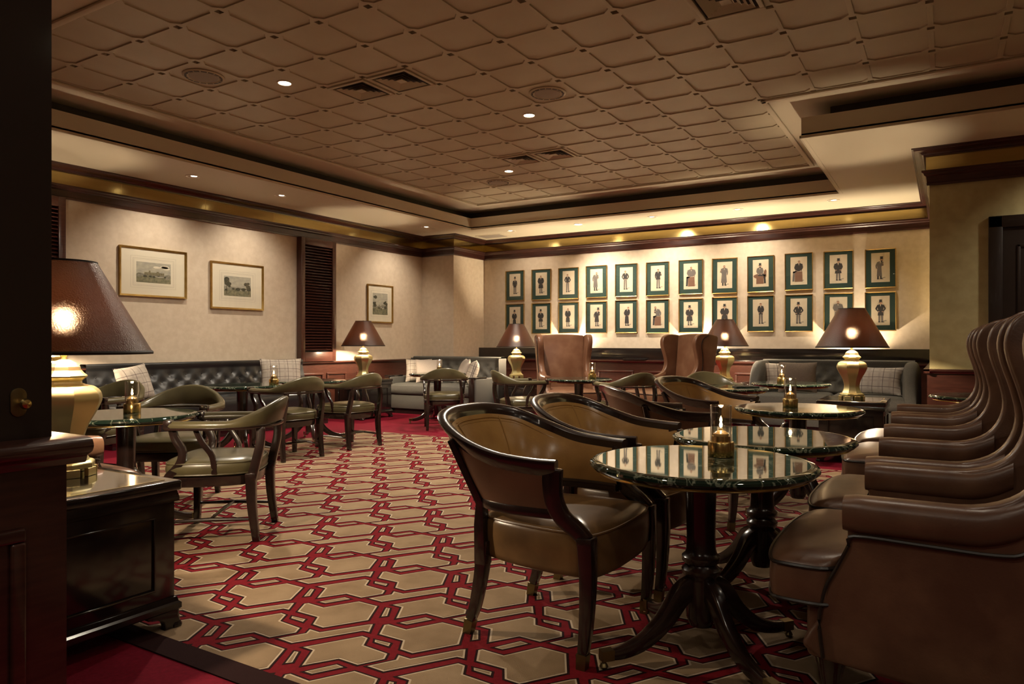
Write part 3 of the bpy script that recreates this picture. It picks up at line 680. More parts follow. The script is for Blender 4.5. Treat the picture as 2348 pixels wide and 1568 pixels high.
def make_captain():
    t = thing('captain_chair', '', 'armchair')
    half = [(.215, -.262), (.10, -.278), (-.04, -.283), (-.16, -.262), (-.25, -.195), (-.295, -.10), (-.308, 0)]
    R = cr([(x, y, 0) for x, y in half]+[(x, -y, 0) for x, y in half[-2::-1]], 6); N = len(R)
    m = MB(); rings = []; low = []
    for i in range(N):
        d = R[min(i+1, N-1)]-R[max(i-1, 0)]; n = Vector((d.y, -d.x, 0)).normalized()
        if (R[N//2]-Vector((0, 0, 0))).dot(Vector((1, 0, 0))) < 0 and n.dot(R[i]-Vector((-.02, 0, 0))) < 0: n = -n
        q = abs(2*i/(N-1)-1); hump = 0 if q > .58 else (.5+.5*math.cos(PI*q/.58)); hump = hump**.75
        zb, zt = .640+.012*hump, .676+.115*hump; wv = .027-.007*hump; lean = n*(.045*hump)
        c = [(-wv, zb), (-wv*1.05, zb+.008), (-wv*.9, zt-.012), (-wv*.4, zt), (wv*.4, zt), (wv*.95, zt-.012), (wv, zb+.01), (wv*.9, zb)]
        rings.append([R[i]+n*a+lean*((z-zb)/.15)+Vector((0, 0, z)) for a, z in c])
        low.append((R[i]+n*.0, n))
    m.loft(rings); m.build('arm_rail', 'olive_leather', t, sharp=60)
    m = MB(); rings = []
    for p, n in low:
        rings.append([p+n*a+Vector((0, 0, z)) for a, z in ((-.022, .628), (.026, .628), (.028, .642), (-.024, .642))])
    m.loft(rings); m.build('rail_base', 'chair_wood', t, bevel=.003)
    for s in (1, -1):
        m = MB(); m.box(.18, .226, s*.264-.028, s*.264+.028, .632, .684); m.build('arm_tip', 'chair_wood', t, bevel=.009, seg=2)
        bar(MB(), cr([(.185, s*.262, .635), (.17, s*.258, .58), (.135, s*.252, .51), (.15, s*.25, .44), (.205, s*.248, .375), (.225, s*.246, .33)], 4), (.013, .017), (.020, .024)).build('arm_support', 'chair_wood', t, bevel=.005)
        bar(MB(), cr([(.06, s*.268, .63), (.03, s*.262, .56), (-.02, s*.25, .48), (-.03, s*.245, .38)], 4), .010, .015).build('spindle', 'chair_wood', t, bevel=.004)
        bar(MB(), cr([(-.262, s*.195, .635), (-.262, s*.205, .54), (-.238, s*.21, .43), (-.215, s*.212, .33)], 4), (.016, .019), (.022, .026)).build('stile', 'chair_wood', t, bevel=.005)
        bar(MB(), cr([(-.215, s*.212, .38), (-.22, s*.212, .2), (-.245, s*.216, .0005)], 4), (.025, .017), (.029, .018)).build('leg', 'chair_wood', t, bevel=.004)
        bar(MB(), cr([(.215, s*.235, .36), (.216, s*.236, .2), (.222, s*.238, .0005)], 4), (.026, .017), (.026, .017)).build('leg', 'chair_wood', t, bevel=.004)
        MB().tube([(-.232, s*.214, .125), (0, s*.226, .13), (.219, s*.237, .125)], [.008, .012, .008], 8).build('stretcher', 'chair_wood', t)
    MB().tube([(.0, -.226, .13), (0, 0, .135), (0, .226, .13)], [.008, .011, .008], 8).build('stretcher', 'chair_wood', t)
    out = smooth_outline([(-.225, -.10), (-.225, .10), (-.17, .205), (.0, .255), (.16, .262), (.225, .235), (.25, .12), (.255, 0), (.25, -.12), (.225, -.235), (.16, -.262), (.0, -.255), (-.17, -.205)], 3)
    cushion_mesh(out, [(.02, .312), (.010, .314), (.006, .325), (.004, .364), (.014, .372)]).build('seat_rail', 'chair_wood', t, sharp=50)
    m = cushion_mesh(out, [(.02, .370), (.004, .376), (.0, .384), (-.006, .410), (0, .440), (.01, .451), (.04, .463), (.09, .469)]); c = m.build('seat_pad', 'olive_leather', t, sharp=60)
    for z in (.442, .380): MB().tube([(x, y, z) for x, y in ccw(out)], .0045, 6, closed=True).build('piping', 'olive_leather', c)
    return t
cap0 = make_captain()

def make_table(Rr=.395):
    t = thing('marble_table', '', 'table'); h = .685
    MB().lathe([(Rr*.5, h-.034), (Rr-.030, h-.034), (Rr-.012, h-.030), (Rr, h-.018), (Rr-.002, h-.010), (Rr-.010, h-.006), (Rr-.012, h-.003), (Rr-.022, h-.001), (Rr-.030, h), (Rr-.032, h), (Rr*.6, h), (0.001, h)], 72).build('marble_top', 'marble', t, sharp=40)
    MB().lathe([(Rr*.4, h-.044), (Rr-.032, h-.044), (Rr-.026, h-.040), (Rr-.028, h-.034), (Rr*.4, h-.034)], 64).build('brass_rim', 'brass', t)
    MB().lathe([(.0, .10), (.040, .10), (.052, .13), (.054, .26), (.058, .275), (.066, .285), (.068, .30), (.058, .31), (.054, .318), (.066, .328), (.067, .345), (.056, .355), (.052, .37), (.050, .42), (.054, .60), (.060, .63), (.095, .636), (.12, .642)], 24).build('column', 'chair_wood', t, sharp=50)
    for k in range(4):
        a = PI/4+k*PI/2; ca, sa = math.cos(a), math.sin(a)
        prof = cr([(.040, 0, .235), (.085, 0, .215), (.15, 0, .135), (.23, 0, .075), (.31, 0, .05), (.37, 0, .048)], 4)
        m = MB(); rings = []; n = len(prof)
        for i, p in enumerate(prof):
            tt = (prof[min(i+1, n-1)]-prof[max(i-1, 0)]).normalized(); up = Vector((-tt.z, 0, tt.x)); f = i/(n-1)
            hw = .022-.008*f; hh = .042-.026*f
            ring = [p+Vector((0, s1*hw, 0))+up*(s2*hh) for s1, s2 in ((1, 1), (-1, 1), (-1, -1), (1, -1))]
            rings.append([(q.x*ca-q.y*sa, q.x*sa+q.y*ca, q.z) for q in ring])
        m.loft(rings); g = m.build('leg', 'chair_wood', t, bevel=.005)
        m = MB(); m.lathe([(.0, 0), (.010, .002), (.015, .012), (.010, .022), (.006, .026), (.006, .034)], 12, c=(ca*.385, sa*.385, 0))
        q = [(x*ca-y*sa, x*sa+y*ca) for x, y in ((.352, .017), (.352, -.017), (.396, -.016), (.396, .016))]
        m.prism(q, .031, .066, 'z'); m.build('caster', 'dull_brass', g)
    return t
tab0 = make_table()

def make_candle():
    t = thing('candle_holder', '', 'candle holder')
    MB().lathe([(.0, 0), (.046, 0), (.047, .003), (.047, .052), (.045, .055), (.034, .056), (.033, .075), (.0, .076)], 32).build('brass_base', 'brass', t, sharp=40)
    MB().lathe([(.036, .056), (.038, .057), (.038, .184), (.037, .186)], 32, caps=False).build('glass_chimney', 'chimney_glass', t)
    MB().tube([(.0372*math.cos(2*PI*k/32), .0372*math.sin(2*PI*k/32), .186) for k in range(32)], .0014, 6, closed=True).build('glass_rim', 'glass', t)
    MB().lathe([(.0, .076), (.027, .076), (.028, .084), (.018, .092), (.009, .096), (.006, .104), (.0, .105)], 20).build('oil_bottle', 'oil_glass', t)
    MB().lathe([(.0, .106), (.0045, .109), (.0060, .115), (.0035, .123), (.0, .129)], 12).build('flame', 'flame', t)
    lamp_light('flame_light', 'POINT', t, (0, 0, .165), .55, (1, .62, .3), .01)
    return t
can0 = make_candle()

def make_lamp():
    t = thing('table_lamp', '', 'lamp'); n = 8; ph = PI/8
    m = MB(); ft = []
    m.lathe([(.112, .032), (.112, .05), (.104, .056), (.094, .060)], n, ph)
    for k in range(8):
        a = k*PI/4+ph; x, y = .102*math.cos(a), .102*math.sin(a); ca, sa = math.cos(a), math.sin(a)
        m.prism([(x+ca*u-sa*v, y+sa*u+ca*v) for u, v in ((.010, .028), (.010, -.028), (-.012, -.020), (-.012, .020))], 0, .033, 'z')
    m.build('foot_plate', 'lamp_brass', t, sharp=20, bevel=.002, seg=1)
    prof = [(.092, .06), (.078, .085), (.070, .115), (.073, .15), (.090, .20), (.116, .245), (.135, .285), (.139, .31), (.130, .335), (.108, .353), (.078, .362), (.070, .366)]
    P = [(p.x, p.y) for p in cr([(a, b, 0) for a, b in prof], 3)]
    MB().lathe(P, n, ph).build('jar_body', 'lamp_brass', t, sharp=20)
    MB().lathe([(.066, .366), (.064, .376), (.074, .384), (.084, .392), (.084, .398), (.072, .408), (.062, .420), (.058, .434), (.046, .448), (.024, .460), (.013, .464)], n, ph).build('jar_lid', 'lamp_brass', t, sharp=20)
    MB().lathe([(.013, .462), (.010, .472), (.014, .478), (.010, .484), (.011, .50), (.016, .505), (.016, .55), (.0, .552)], 12).build('neck', 'brass', t)
    s = MB().lathe([(.317, .490), (.116, .854)], 64, caps=False).build('shade', 'lamp_shade', t)
    MB().lathe([(.3185, .484), (.3195, .492), (.315, .498), (.314, .490)], 64, caps=False).build('shade_trim', 'trim_black', s)
    MB().lathe([(.119, .846), (.1175, .856), (.113, .856), (.115, .848)], 48, caps=False).build('shade_trim', 'trim_black', s)
    b = MB().lathe([(.0, .552), (.016, .556), (.026, .585), (.030, .605), (.024, .63), (.0, .642)], 16).build('bulb', 'bulb', t)
    m = MB(); m.tube(cr([(.0, -.018, .505), (0, -.055, .56), (0, -.058, .70), (0, -.02, .80), (0, 0, .83), (0, .02, .80), (0, .058, .70), (0, .055, .56), (0, .018, .505)], 4), .0025, 6); m.build('harp', 'brass', t)
    MB().lathe([(.0, .83), (.007, .834), (.004, .845), (.008, .856), (.0, .868)], 10).build('finial', 'brass', t)
    m = MB()
    for k in range(3):
        a = k*2*PI/3; m.tube([(0, 0, .832), (.115*math.cos(a), .115*math.sin(a), .85)], .002, 5)
    m.build('shade_spider', 'brass', t)
    return t
lmp0 = make_lamp()

def make_cabinet():
    t = thing('lamp_cabinet', '', 'side table'); a, b = .29, .33
    MB().box(-a+.02, a-.02, -b+.02, b-.02, .10, .53).build('body', 'lacquer', t, bevel=.004)
    MB().box(-a, a, -b, b, .53, .57).build('top', 'lacquer', t, bevel=.010, seg=3)
    MB().box(-a+.05, a-.05, -b+.05, b-.05, .568, .5712).build('glass_inset', 'cabinet_glass', t)
    m = MB()
    for q in ((-a+.045, a-.045, -b+.045, -b+.049), (-a+.045, a-.045, b-.049, b-.045), (-a+.045, -a+.049, -b+.049, b-.049), (a-.049, a-.045, -b+.049, b-.049)): m.box(*q, .568, .5716)
    m.build('brass_inlay', 'brass', t)
    m = MB(); m.loft([[(-x, -y, z), (x, -y, z), (x, y, z), (-x, y, z)] for x, y, z in ((a-.008, b-.008, .07), (a-.002, b-.002, .075), (a-.002, b-.002, .095), (a-.010, b-.010, .102), (a-.014, b-.014, .118), (a-.022, b-.022, .122))]); m.build('plinth', 'lacquer', t, sharp=30)
    m = MB(); m.loft([[(-x, -y, z), (x, -y, z), (x, y, z), (-x, y, z)] for x, y, z in ((a-.02, b-.02, .485), (a-.008, b-.008, .49), (a-.008, b-.008, .505), (a-.014, b-.014, .53))]); m.build('frieze', 'lacquer', t, sharp=30)
    for s in (1, -1):
        m = MB(); wv = .008
        for q in ((-b+.10, b-.10, .44-wv, .44), (-b+.10, b-.10, .16, .16+wv), (-b+.10, -b+.10+wv, .16, .44), (b-.10-wv, b-.10, .16, .44)): m.box(min(s*(a-.021), s*(a-.012)), max(s*(a-.021), s*(a-.012)), *q)
        m.build('panel_moulding', 'lacquer', t, bevel=.002, seg=1)
        m = MB()
        for q in ((-a+.10, a-.10, .44-wv, .44), (-a+.10, a-.10, .16, .16+wv), (-a+.10, -a+.10+wv, .16, .44), (a-.10-wv, a-.10, .16, .44)): m.box(q[0], q[1], min(s*(b-.021), s*(b-.012)), max(s*(b-.021), s*(b-.012)), q[2], q[3])
        m.build('panel_moulding', 'lacquer', t, bevel=.002, seg=1)
    for sx in (1, -1):
        for sy in (1, -1):
            m = MB(); pr_ = [(0, .074), (-.13, .074), (-.125, .060), (-.09, .055), (-.06, .035), (-.055, .015), (-.06, 0), (.012, 0), (.016, .012), (.004, .03), (-.002, .05)]
            m.prism([(sx*(a-.012+p), z) for p, z in pr_], min(sy*(b-.035), sy*(b-.004)), max(sy*(b-.035), sy*(b-.004)), 'y')
            m.prism([(sy*(b-.012+p), z) for p, z in pr_], min(sx*(a-.035), sx*(a-.004)), max(sx*(a-.035), sx*(a-.004)), 'x')
            m.build('bracket_foot', 'lacquer', t, bevel=.003, seg=1)
    return t
cab0 = make_cabinet()

def tuft(length, height, ncol, nrow, z0, depth_=.035, lean=.12, roll=.06):
    """front of a buttoned back: returns surface function (u along, v up) -> x,y,z and button points"""
    bt = []
    for r in range(nrow):
        off = .5 if r % 2 else 0
        for c in range(ncol-(1 if r % 2 else 0)): bt.append(((c+.5+off)/ncol, .22+.56*(r+.5)/nrow))
    def f(u, v):
        dm = 9
        for (a, b) in bt:
            d = math.hypot((u-a)*length, (v-b)*height)
            if d < dm: dm = d
        x = depth_*(1-math.exp(-(dm/.055)**1.2))
        if v > .86: x += roll*.35*math.sin(PI*(v-.86)/.28)
        x *= min(1, v/.08)
        return (x-lean*v, (u-.5)*length, z0+height*v)
    return f, bt
def make_bench(L):
    t = thing('tufted_bench', '', 'bench')
    MB().box(-.30, .28, -L/2, L/2, .0, .10).build('plinth', 'lacquer', t)
    m = cushion_mesh([(-.20, -L/2), (-.20, L/2), (.33, L/2), (.33, -L/2)], [(.0, .10), (0, .30), (-.006, .36), (0, .42), (.015, .445), (.05, .462), (.12, .468)]); m.build('seat', 'black_leather', t, sharp=60)
    f, bt = tuft(L, .42, int(L/.20), 3, .44, .026, .10)
    m = MB(); m.grid(lambda u, v: (f(u, v)[0]-.16, f(u, v)[1], f(u, v)[2]), int(L*42), 30)
    rings = [[(f(u, 1)[0]-.16, (u-.5)*L, .86), (f(u, 1)[0]-.17, (u-.5)*L, .874), (-.32, (u-.5)*L, .874), (-.345, (u-.5)*L, .86), (-.345, (u-.5)*L, .40), (-.16, (u-.5)*L, .44)] for u in [k/20 for k in range(21)]]
    m.loft(rings, closed=False); b = m.build('backrest', 'black_leather', t, sharp=70)
    p0 = None
    for (u, v) in bt:
        x, y, z = f(u, v)
        if p0 is None: p0 = MB().lathe([(.0, .008), (.008, .006), (.011, 0)], 8).build('button', 'black_leather', b); o = p0
        else: o = p0.copy(); col.objects.link(o)
        o.location = (x-.158, y, z); o.rotation_euler = (0, PI/2, 0)
    return t
def make_sofa(W, D, roll_arms):
    t = thing('tufted_sofa', '', 'sofa'); aw = .13; iw = W/2-aw
    MB().box(-D/2+.05, D/2-.05, -W/2+.03, W/2-.03, .0, .08).build('plinth', 'lacquer', t)
    MB().box(-D/2+.02, D/2-.02, -W/2+.01, W/2-.01, .08, .30).build('base', 'grey_fabric', t, bevel=.015)
    for s in (-1, 1):
        y0, y1 = (-iw, -.004) if s < 0 else (.004, iw)
        cushion_mesh([(-D/2+.18, y0), (-D/2+.18, y1), (D/2, y1), (D/2, y0)], [(.02, .30), (0, .315), (-.004, .38), (0, .43), (.015, .452), (.05, .47), (.11, .477)]).build('seat_cushion', 'grey_fabric', t, sharp=60)
    f, bt = tuft(W-.02 if not roll_arms else W-.1, .43, int(W/.18), 3, .44, .045, .08); LL = W-.02 if not roll_arms else W-.1
    m = MB(); m.grid(lambda u, v: (f(u, v)[0]-D/2+.17, f(u, v)[1], f(u, v)[2]), 60, 26)
    m.loft([[(f(u, 1)[0]-D/2+.17, (u-.5)*LL, .87), (f(u, 1)[0]-D/2+.15, (u-.5)*LL, .885), (-D/2+.03, (u-.5)*LL, .885), (-D/2, (u-.5)*LL, .86), (-D/2, (u-.5)*LL, .10)] for u in [k/24 for k in range(25)]], closed=False)
    for s in (-1, 1): m.loft([[(-D/2, s*LL/2, z), (-D/2+.215, s*LL/2, z)] for z in (.10, .44, .60, .86)], closed=False)
    b = m.build('backrest', 'grey_fabric', t, sharp=70)
    p0 = None
    for (u, v) in bt:
        x, y, z = f(u, v)
        if p0 is None: p0 = MB().lathe([(.0, .008), (.009, .006), (.012, 0)], 8).build('button', 'grey_fabric', b); o = p0
        else: o = p0.copy(); col.objects.link(o)
        o.location = (x-D/2+.172, y, z); o.rotation_euler = (0, PI/2, 0)
    for s in (1, -1):
        y0, y1 = sorted((s*(W/2-aw), s*W/2))
        if not roll_arms:
            a = MB().box(-D/2+.03, D/2+.0, y0, y1, .08, .575).build('arm', 'grey_fabric', t, bevel=.018, seg=3)
            MB().box(D/2-.30, D/2+.012, y0+.004, y1-.004, .573, .594).build('arm_cap', 'lacquer', a, bevel=.004)
            MB().box(D/2-.002, D/2+.022, y0+.02, y1-.02, .0, .575).build('front_post', 'chair_wood', a, bevel=.004)
        else:
            m = MB(); rings = []
            for k in range(15):
                fx = k/14; x = -D/2+.02+(D-.02)*fx; top = .875-.0*fx-.42*max(0, (fx-.45)/.55)**2.2; w2 = aw/2+.035*math.sin(PI*min(1, fx*1.1))
                yc = s*(W/2-aw/2-.01)
                rings.append([(x, yc+w2*math.copysign(abs(math.cos(a))**.6, math.cos(a)), .08+(top-.08)*(.5+.5*math.copysign(abs(math.sin(a))**.45, math.sin(a)))) for a in [2*PI*q/20 for q in range(20)]])
            m.loft(rings); m.build('arm', 'grey_fabric', t, sharp=60)
    return t

def make_cushion(mt, w=.44, h=.40, th=.16):
    o = MB()
    def fn(sg):
        def g(u, v):
            a, b = 2*u-1, 2*v-1
            e = (max(0, 1-abs(a)**2.6)*max(0, 1-abs(b)**2.6))**.62
            pinch = 1-.07*(1-b*b)*abs(a)**3; pinch2 = 1-.07*(1-a*a)*abs(b)**3
            wr = .008*math.sin(7*a+3*b)*e
            return (sg*(th/2*e+wr*.5), a*w/2*pinch, h/2+b*h/2*pinch2)
        return g
    o.grid(fn(1), 18, 18); o.grid(fn(-1), 18, 18)
    return o.build('cushion', mt, weld=True, sharp=75)
def cushion(mt, x, y, z, face, tilt, label, w=.44, h=.40, th=.16, spin=0, group=None):
    o = make_cushion(mt, w, h, th); o.name = 'throw_cushion'
    o.rotation_euler = (Matrix.Rotation(face, 3, 'Z') @ Matrix.Rotation(-tilt, 3, 'Y') @ Matrix.Rotation(spin, 3, 'X')).to_euler()
    o.location = (x, y, z)
    return tag(o, label, 'cushion', group)

# ================================================================== FURNITURE PLACES
G_W, G_T, G_C, G_M = 'wing chairs in a row along the marble tables', 'brown tub chairs at the marble tables', 'olive captain chairs', 'round marble pedestal tables'
for y, lb in ((2.545, 'brown leather wing chair first in the row, facing the near candle table'),
              (3.35, 'brown leather wing chair second in the row, facing the candle-less table'),
              (4.62, 'brown leather wing chair third in the row, facing the far candle table'),
              (5.43, 'brown leather wing chair last in the row, beside the small table at the olive wall')):
    place(wing0, .05-.017*(y-2.5), y, PI, lb, G_W)
place(wing0, -3.76, 1.56, PI/2, 'brown leather wing chair half hidden behind the large foreground lamp', None)
place(wingB, -4.42, 8.62, facing(.62, -.78), 'tan-brown leather wing chair before the print wall, nearer the corner sofa', 'wing chairs before the print wall')
place(wingB, -3.12, 9.02, facing(-.56, -.83), 'tan-brown leather wing chair before the print wall, beside the lamp', 'wing chairs before the print wall')

place(tub0, -1.262, 2.455, 0.0, 'brown leather tub chair drawn up to the marble table with the near candle', G_T)
place(tub0, -1.262, 3.175, 0.02, 'brown leather tub chair drawn up to the candle-less marble table', G_T)
place(tub0, -1.42, 4.30, facing(.80, .60), 'tub chair showing its reddish outer back, at the third marble table', G_T)
place(tub0, -1.40, 5.24, facing(.97, -.22), 'tub chair showing its tan lining beyond the reddish chair back', G_T)

TABLES = {}
def table(k, x, y, lb, rz=0, s=1):
    TABLES[k] = (x, y); return place(tab0, x, y, rz, lb, G_M, scale=1)
table('t1', -.749, 2.500, 'round green marble table with a candle, before the first wing chair', math.radians(231-225))
table('t2', -.712, 3.302, 'round green marble table without a candle, before the second wing chair', .25)
table('t3', -.823, 4.865, 'round green marble table with a candle, before the third wing chair', .1)
table('t4', .27, 6.70, 'round marble table against the olive wall', 0)
table('left', -4.156, 2.41, 'round marble table with a candle behind the large foreground lamp', .2)
table('b1', -6.05, 4.68, 'round marble table with a candle in front of the black bench', .3)
table('b2', -6.14, 5.65, 'round marble table in front of the black bench, near the louvred panel', .2)
table('corner', -6.08, 7.90, 'round marble table before the corner sofa', .1)
table('back', -3.72, 7.55, 'round marble table between the two chairs before the print wall', .4)
table('t6', -1.80, 6.78, 'round marble table with a bill folder, beside the lone olive chair', .3)
table('t7', -1.40, 7.86, 'round marble table with a candle before the sofa by the olive wall', .1)
def candle(x, y, lb): place(can0, x, y, 0, lb, 'candle holders on the tables', z=.685)
x, y = at(1653, 1046, .685); candle(x, y, 'brass and glass candle holder on the first marble table')
x, y = at(1812, 933, .685); candle(x, y, 'brass and glass candle holder on the third marble table')
x, y = at(303, 946, .685); candle(x, y, 'brass and glass candle holder on the table behind the large lamp')
candle(-5.80, 4.86, 'brass and glass candle holder on the table by the black bench')
candle(-6.06, 7.92, 'brass and glass candle holder on the corner sofa table')
candle(-3.58, 7.62, 'brass and glass candle holder on the table by the wing chairs')
candle(-1.48, 7.80, 'brass and glass candle holder on the table before the grey sofa')
m = MB(); m.box(-.11, .11, -.06, .06, 0, .012)
o = m.build('bill_folder', 'black_leather', bevel=.003); o.location = (-1.62, 6.83, .685); o.rotation_euler = (0, 0, .6); tag(o, 'black leather bill folder on a marble table', 'folder')

place(cap0, -3.61, 2.66, facing(-.80, -.60), 'olive leather captain chair nearest the black lamp cabinet, its back to the carpet aisle', G_C)
place(cap0, -4.62, 3.02, facing(.60, -.80), 'olive leather captain chair behind the candle table, facing the foreground lamp', G_C)
place(cap0, -5.85, 3.15, facing(.3, -.95), 'olive leather captain chair by the end of the black bench, behind the large lamp', G_C)
place(cap0, -5.44, 4.72, facing(-.98, .10), 'olive leather captain chair before the plaid cushion on the black bench', G_C)
place(cap0, -5.48, 5.58, facing(-1, .06), 'olive leather captain chair before the end of the black bench', G_C)
place(cap0, -5.57, 7.38, facing(-.62, .78), 'olive leather captain chair before the corner sofa, seen from behind', G_C)
place(cap0, -4.24, 7.10, facing(.62, .78), 'olive leather captain chair facing the wing chairs from the corner sofa side', G_C)
place(cap0, -3.02, 7.28, facing(-.80, .55), 'olive leather captain chair with its back to the tub chairs', G_C)
place(cap0, -2.10, 7.45, facing(.55, -.84), 'olive leather captain chair beside the bill folder table', G_C)

def cab_lamp(x, y, rz, lx, ly, lb, lamp_lb, s=1):
    place(cab0, x, y, rz, lb, 'black lacquer lamp cabinets')
    place(lmp0, lx, ly, rz+.18, lamp_lb, 'brass jar lamps', z=.5716, scale=s)
cab_lamp(-2.84, 1.37, 0, -3.03, 1.505, 'black lacquer cabinet with bracket feet beside the doorway', 'large brass jar lamp with brown shade beside the doorway')
cab_lamp(-7.42, 3.58, 0, -7.42, 3.58, 'black lacquer cabinet at the near end of the black bench', 'brass jar lamp at the near end of the black bench')
cab_lamp(-7.40, 7.83, 0, -7.40, 7.83, 'black lacquer cabinet below the louvred panel', 'brass jar lamp beside the louvred panel')
cab_lamp(-5.44, 9.20, 0, -5.62, 9.26, 'black lacquer cabinet beside the corner sofa', 'brass jar lamp between the corner sofa and a wing chair', .96)
cab_lamp(-2.61, 9.95, 0, -2.633, 9.90, 'black lacquer cabinet between a wing chair and the grey sofa', 'brass jar lamp beside the grey sofa under the prints')
cab_lamp(-.75, 7.41, 0, -.765, 7.36, 'black lacquer cabinet before the grey sofa by the olive wall', 'brass jar lamp in front of the grey sofa by the olive wall')

bench = make_bench(2.95); tag(bench, 'long black leather tufted bench along the left wall', 'bench'); bench.location = (-7.59, 5.57, 0)
s1 = make_sofa(1.75, .85, False); tag(s1, 'grey buttoned sofa with wooden arm caps in front of the corner pillar', 'sofa'); s1.location = (-6.76, 8.98, 0); s1.rotation_euler = (0, 0, -PI/2)
s2 = make_sofa(1.90, .88, True); tag(s2, 'grey buttoned sofa with curved arms beside the olive wall', 'sofa'); s2.location = (-1.225, 9.62, 0); s2.rotation_euler = (0, 0, -PI/2)

cushion('plaid', -7.38, 4.44, .478, .25, .30, 'plaid cushion leaning askew at the near end of the black bench', spin=.12)
cushion('plaid', -7.34, 6.28, .476, -.55, .28, 'large square plaid cushion standing on the far end of the black bench', w=.52, h=.44)
cushion('plaid', -7.25, 8.93, .482, -PI/2+.65, .32, 'plaid cushion against the wooden-capped arm, lamp side of the corner sofa', w=.42, h=.38)
cushion('pillow_plain', -6.98, 8.86, .482, -PI/2+.75, .45, 'plain beige cushion leaning on the plaid one, lamp side of the corner sofa', w=.42, h=.40)
cushion('pillow_plain', -6.50, 9.0, .482, -PI/2-.80, .35, 'plain beige cushion at the cabinet side of the corner sofa', w=.42, h=.40)
cushion('plaid', -6.21, 8.83, .482, -PI/2-.95, .35, 'plaid cushion at the cabinet side of the corner sofa', w=.40, h=.38)
cushion('plaid', -1.84, 9.58, .482, -PI/2+.35, .30, 'plaid cushion behind the tweed one on the sofa by the olive wall', w=.42, h=.38)
cushion('tweed', -1.60, 9.42, .482, -PI/2+.15, .32, 'plain brown tweed cushion on the sofa by the olive wall', w=.46, h=.40)
cushion('plaid_grey', -.73, 9.50, .482, -PI/2-.15, .42, 'wide grey plaid cushion against the curved arm by the olive wall', w=.56, h=.36)
tr = MB().box(-.19, .19, -.05, .05, 0, .02).build('slim_box', 'lacquer', bevel=.003); tr.location = (on_y(1456, 10.655), 10.65, .832); tag(tr, 'slim black box lying on the chair rail between the wing chairs', 'box')

# ================================================================== PICTURES
def frame_mesh(w, h, fw, d):             # opening along x, up z, front towards -y
    m = MB(); prof = [(0, 0), (0, -d), (fw*.45, -d*.92), (fw*.6, -d*.7), (fw, -d*.62), (fw, 0)]
    rings = []
    for sx, sz in ((-1, -1), (1, -1), (1, 1), (-1, 1)):
        rings.append([(sx*(w/2-p), q, sz*(h/2-p)) for p, q in prof])
    m.loft(rings, loop=True); return m
def flat(m, pts, y): o = len(m.v); m.v += [(x, y, z) for x, z in pts]; m.face(list(range(o, o+len(pts))))
def ell(cx, cz, rx, rz, n=12): return [(cx+rx*math.cos(2*PI*k/n), cz+rz*math.sin(2*PI*k/n)) for k in range(n)]
POSES = [  # hat, coat length, seated, facing (-1..1), lean, arms, bulk, brown
    (1, .42, 0, .3, 0, 0, .8, 0), (0, .58, 0, 0, 0, 1, 1.2, 0), (0, .34, 0, 0, 0, 2, .8, 0), (0, .68, 0, .6, .04, 3, 1.0, 1), (0, .30, 0, 0, 0, 2, .9, 0), (0, .40, 0, .2, 0, 3, 1.0, 0),
    (0, .40, 1, -.3, 0, 1, 1.4, 1), (0, .72, 0, -.6, .02, 3, 1.1, 1), (1, .35, 2, .4, 0, 1, .9, 1), (0, .42, 1, -.2, .02, 1, 1.1, 0), (1, .50, 0, .6, 0, 1, 1.1, 0), (1, .70, 0, .7, .05, 3, .8, 1),
    (1, .45, 3, .4, 0, 1, .9, 0), (1, .52, 0, 0, 0, 1, 1.1, 0), (0, .62, 0, .5, 0, 1, 1.0, 0), (1, .60, 0, .5, .05, 3, 1.0, 0), (0, .74, 0, .6, .05, 1, .9, 0), (0, .40, 1, -.8, -.08, 3, 1.0, 1),
    (1, .62, 0, 0, 0, 1, 1.2, 0), (1, .40, 3, -.3, 0, 1, 1.3, 0), (0, .40, 0, 0, 0, 1, .8, 0), (1, .40, 0, 0, 0, 2, 1.0, 0), (0, .40, 3, 0, 0, 1, 1.3, 1), (1, .52, 0, .2, 0, 2, .9, 0)]
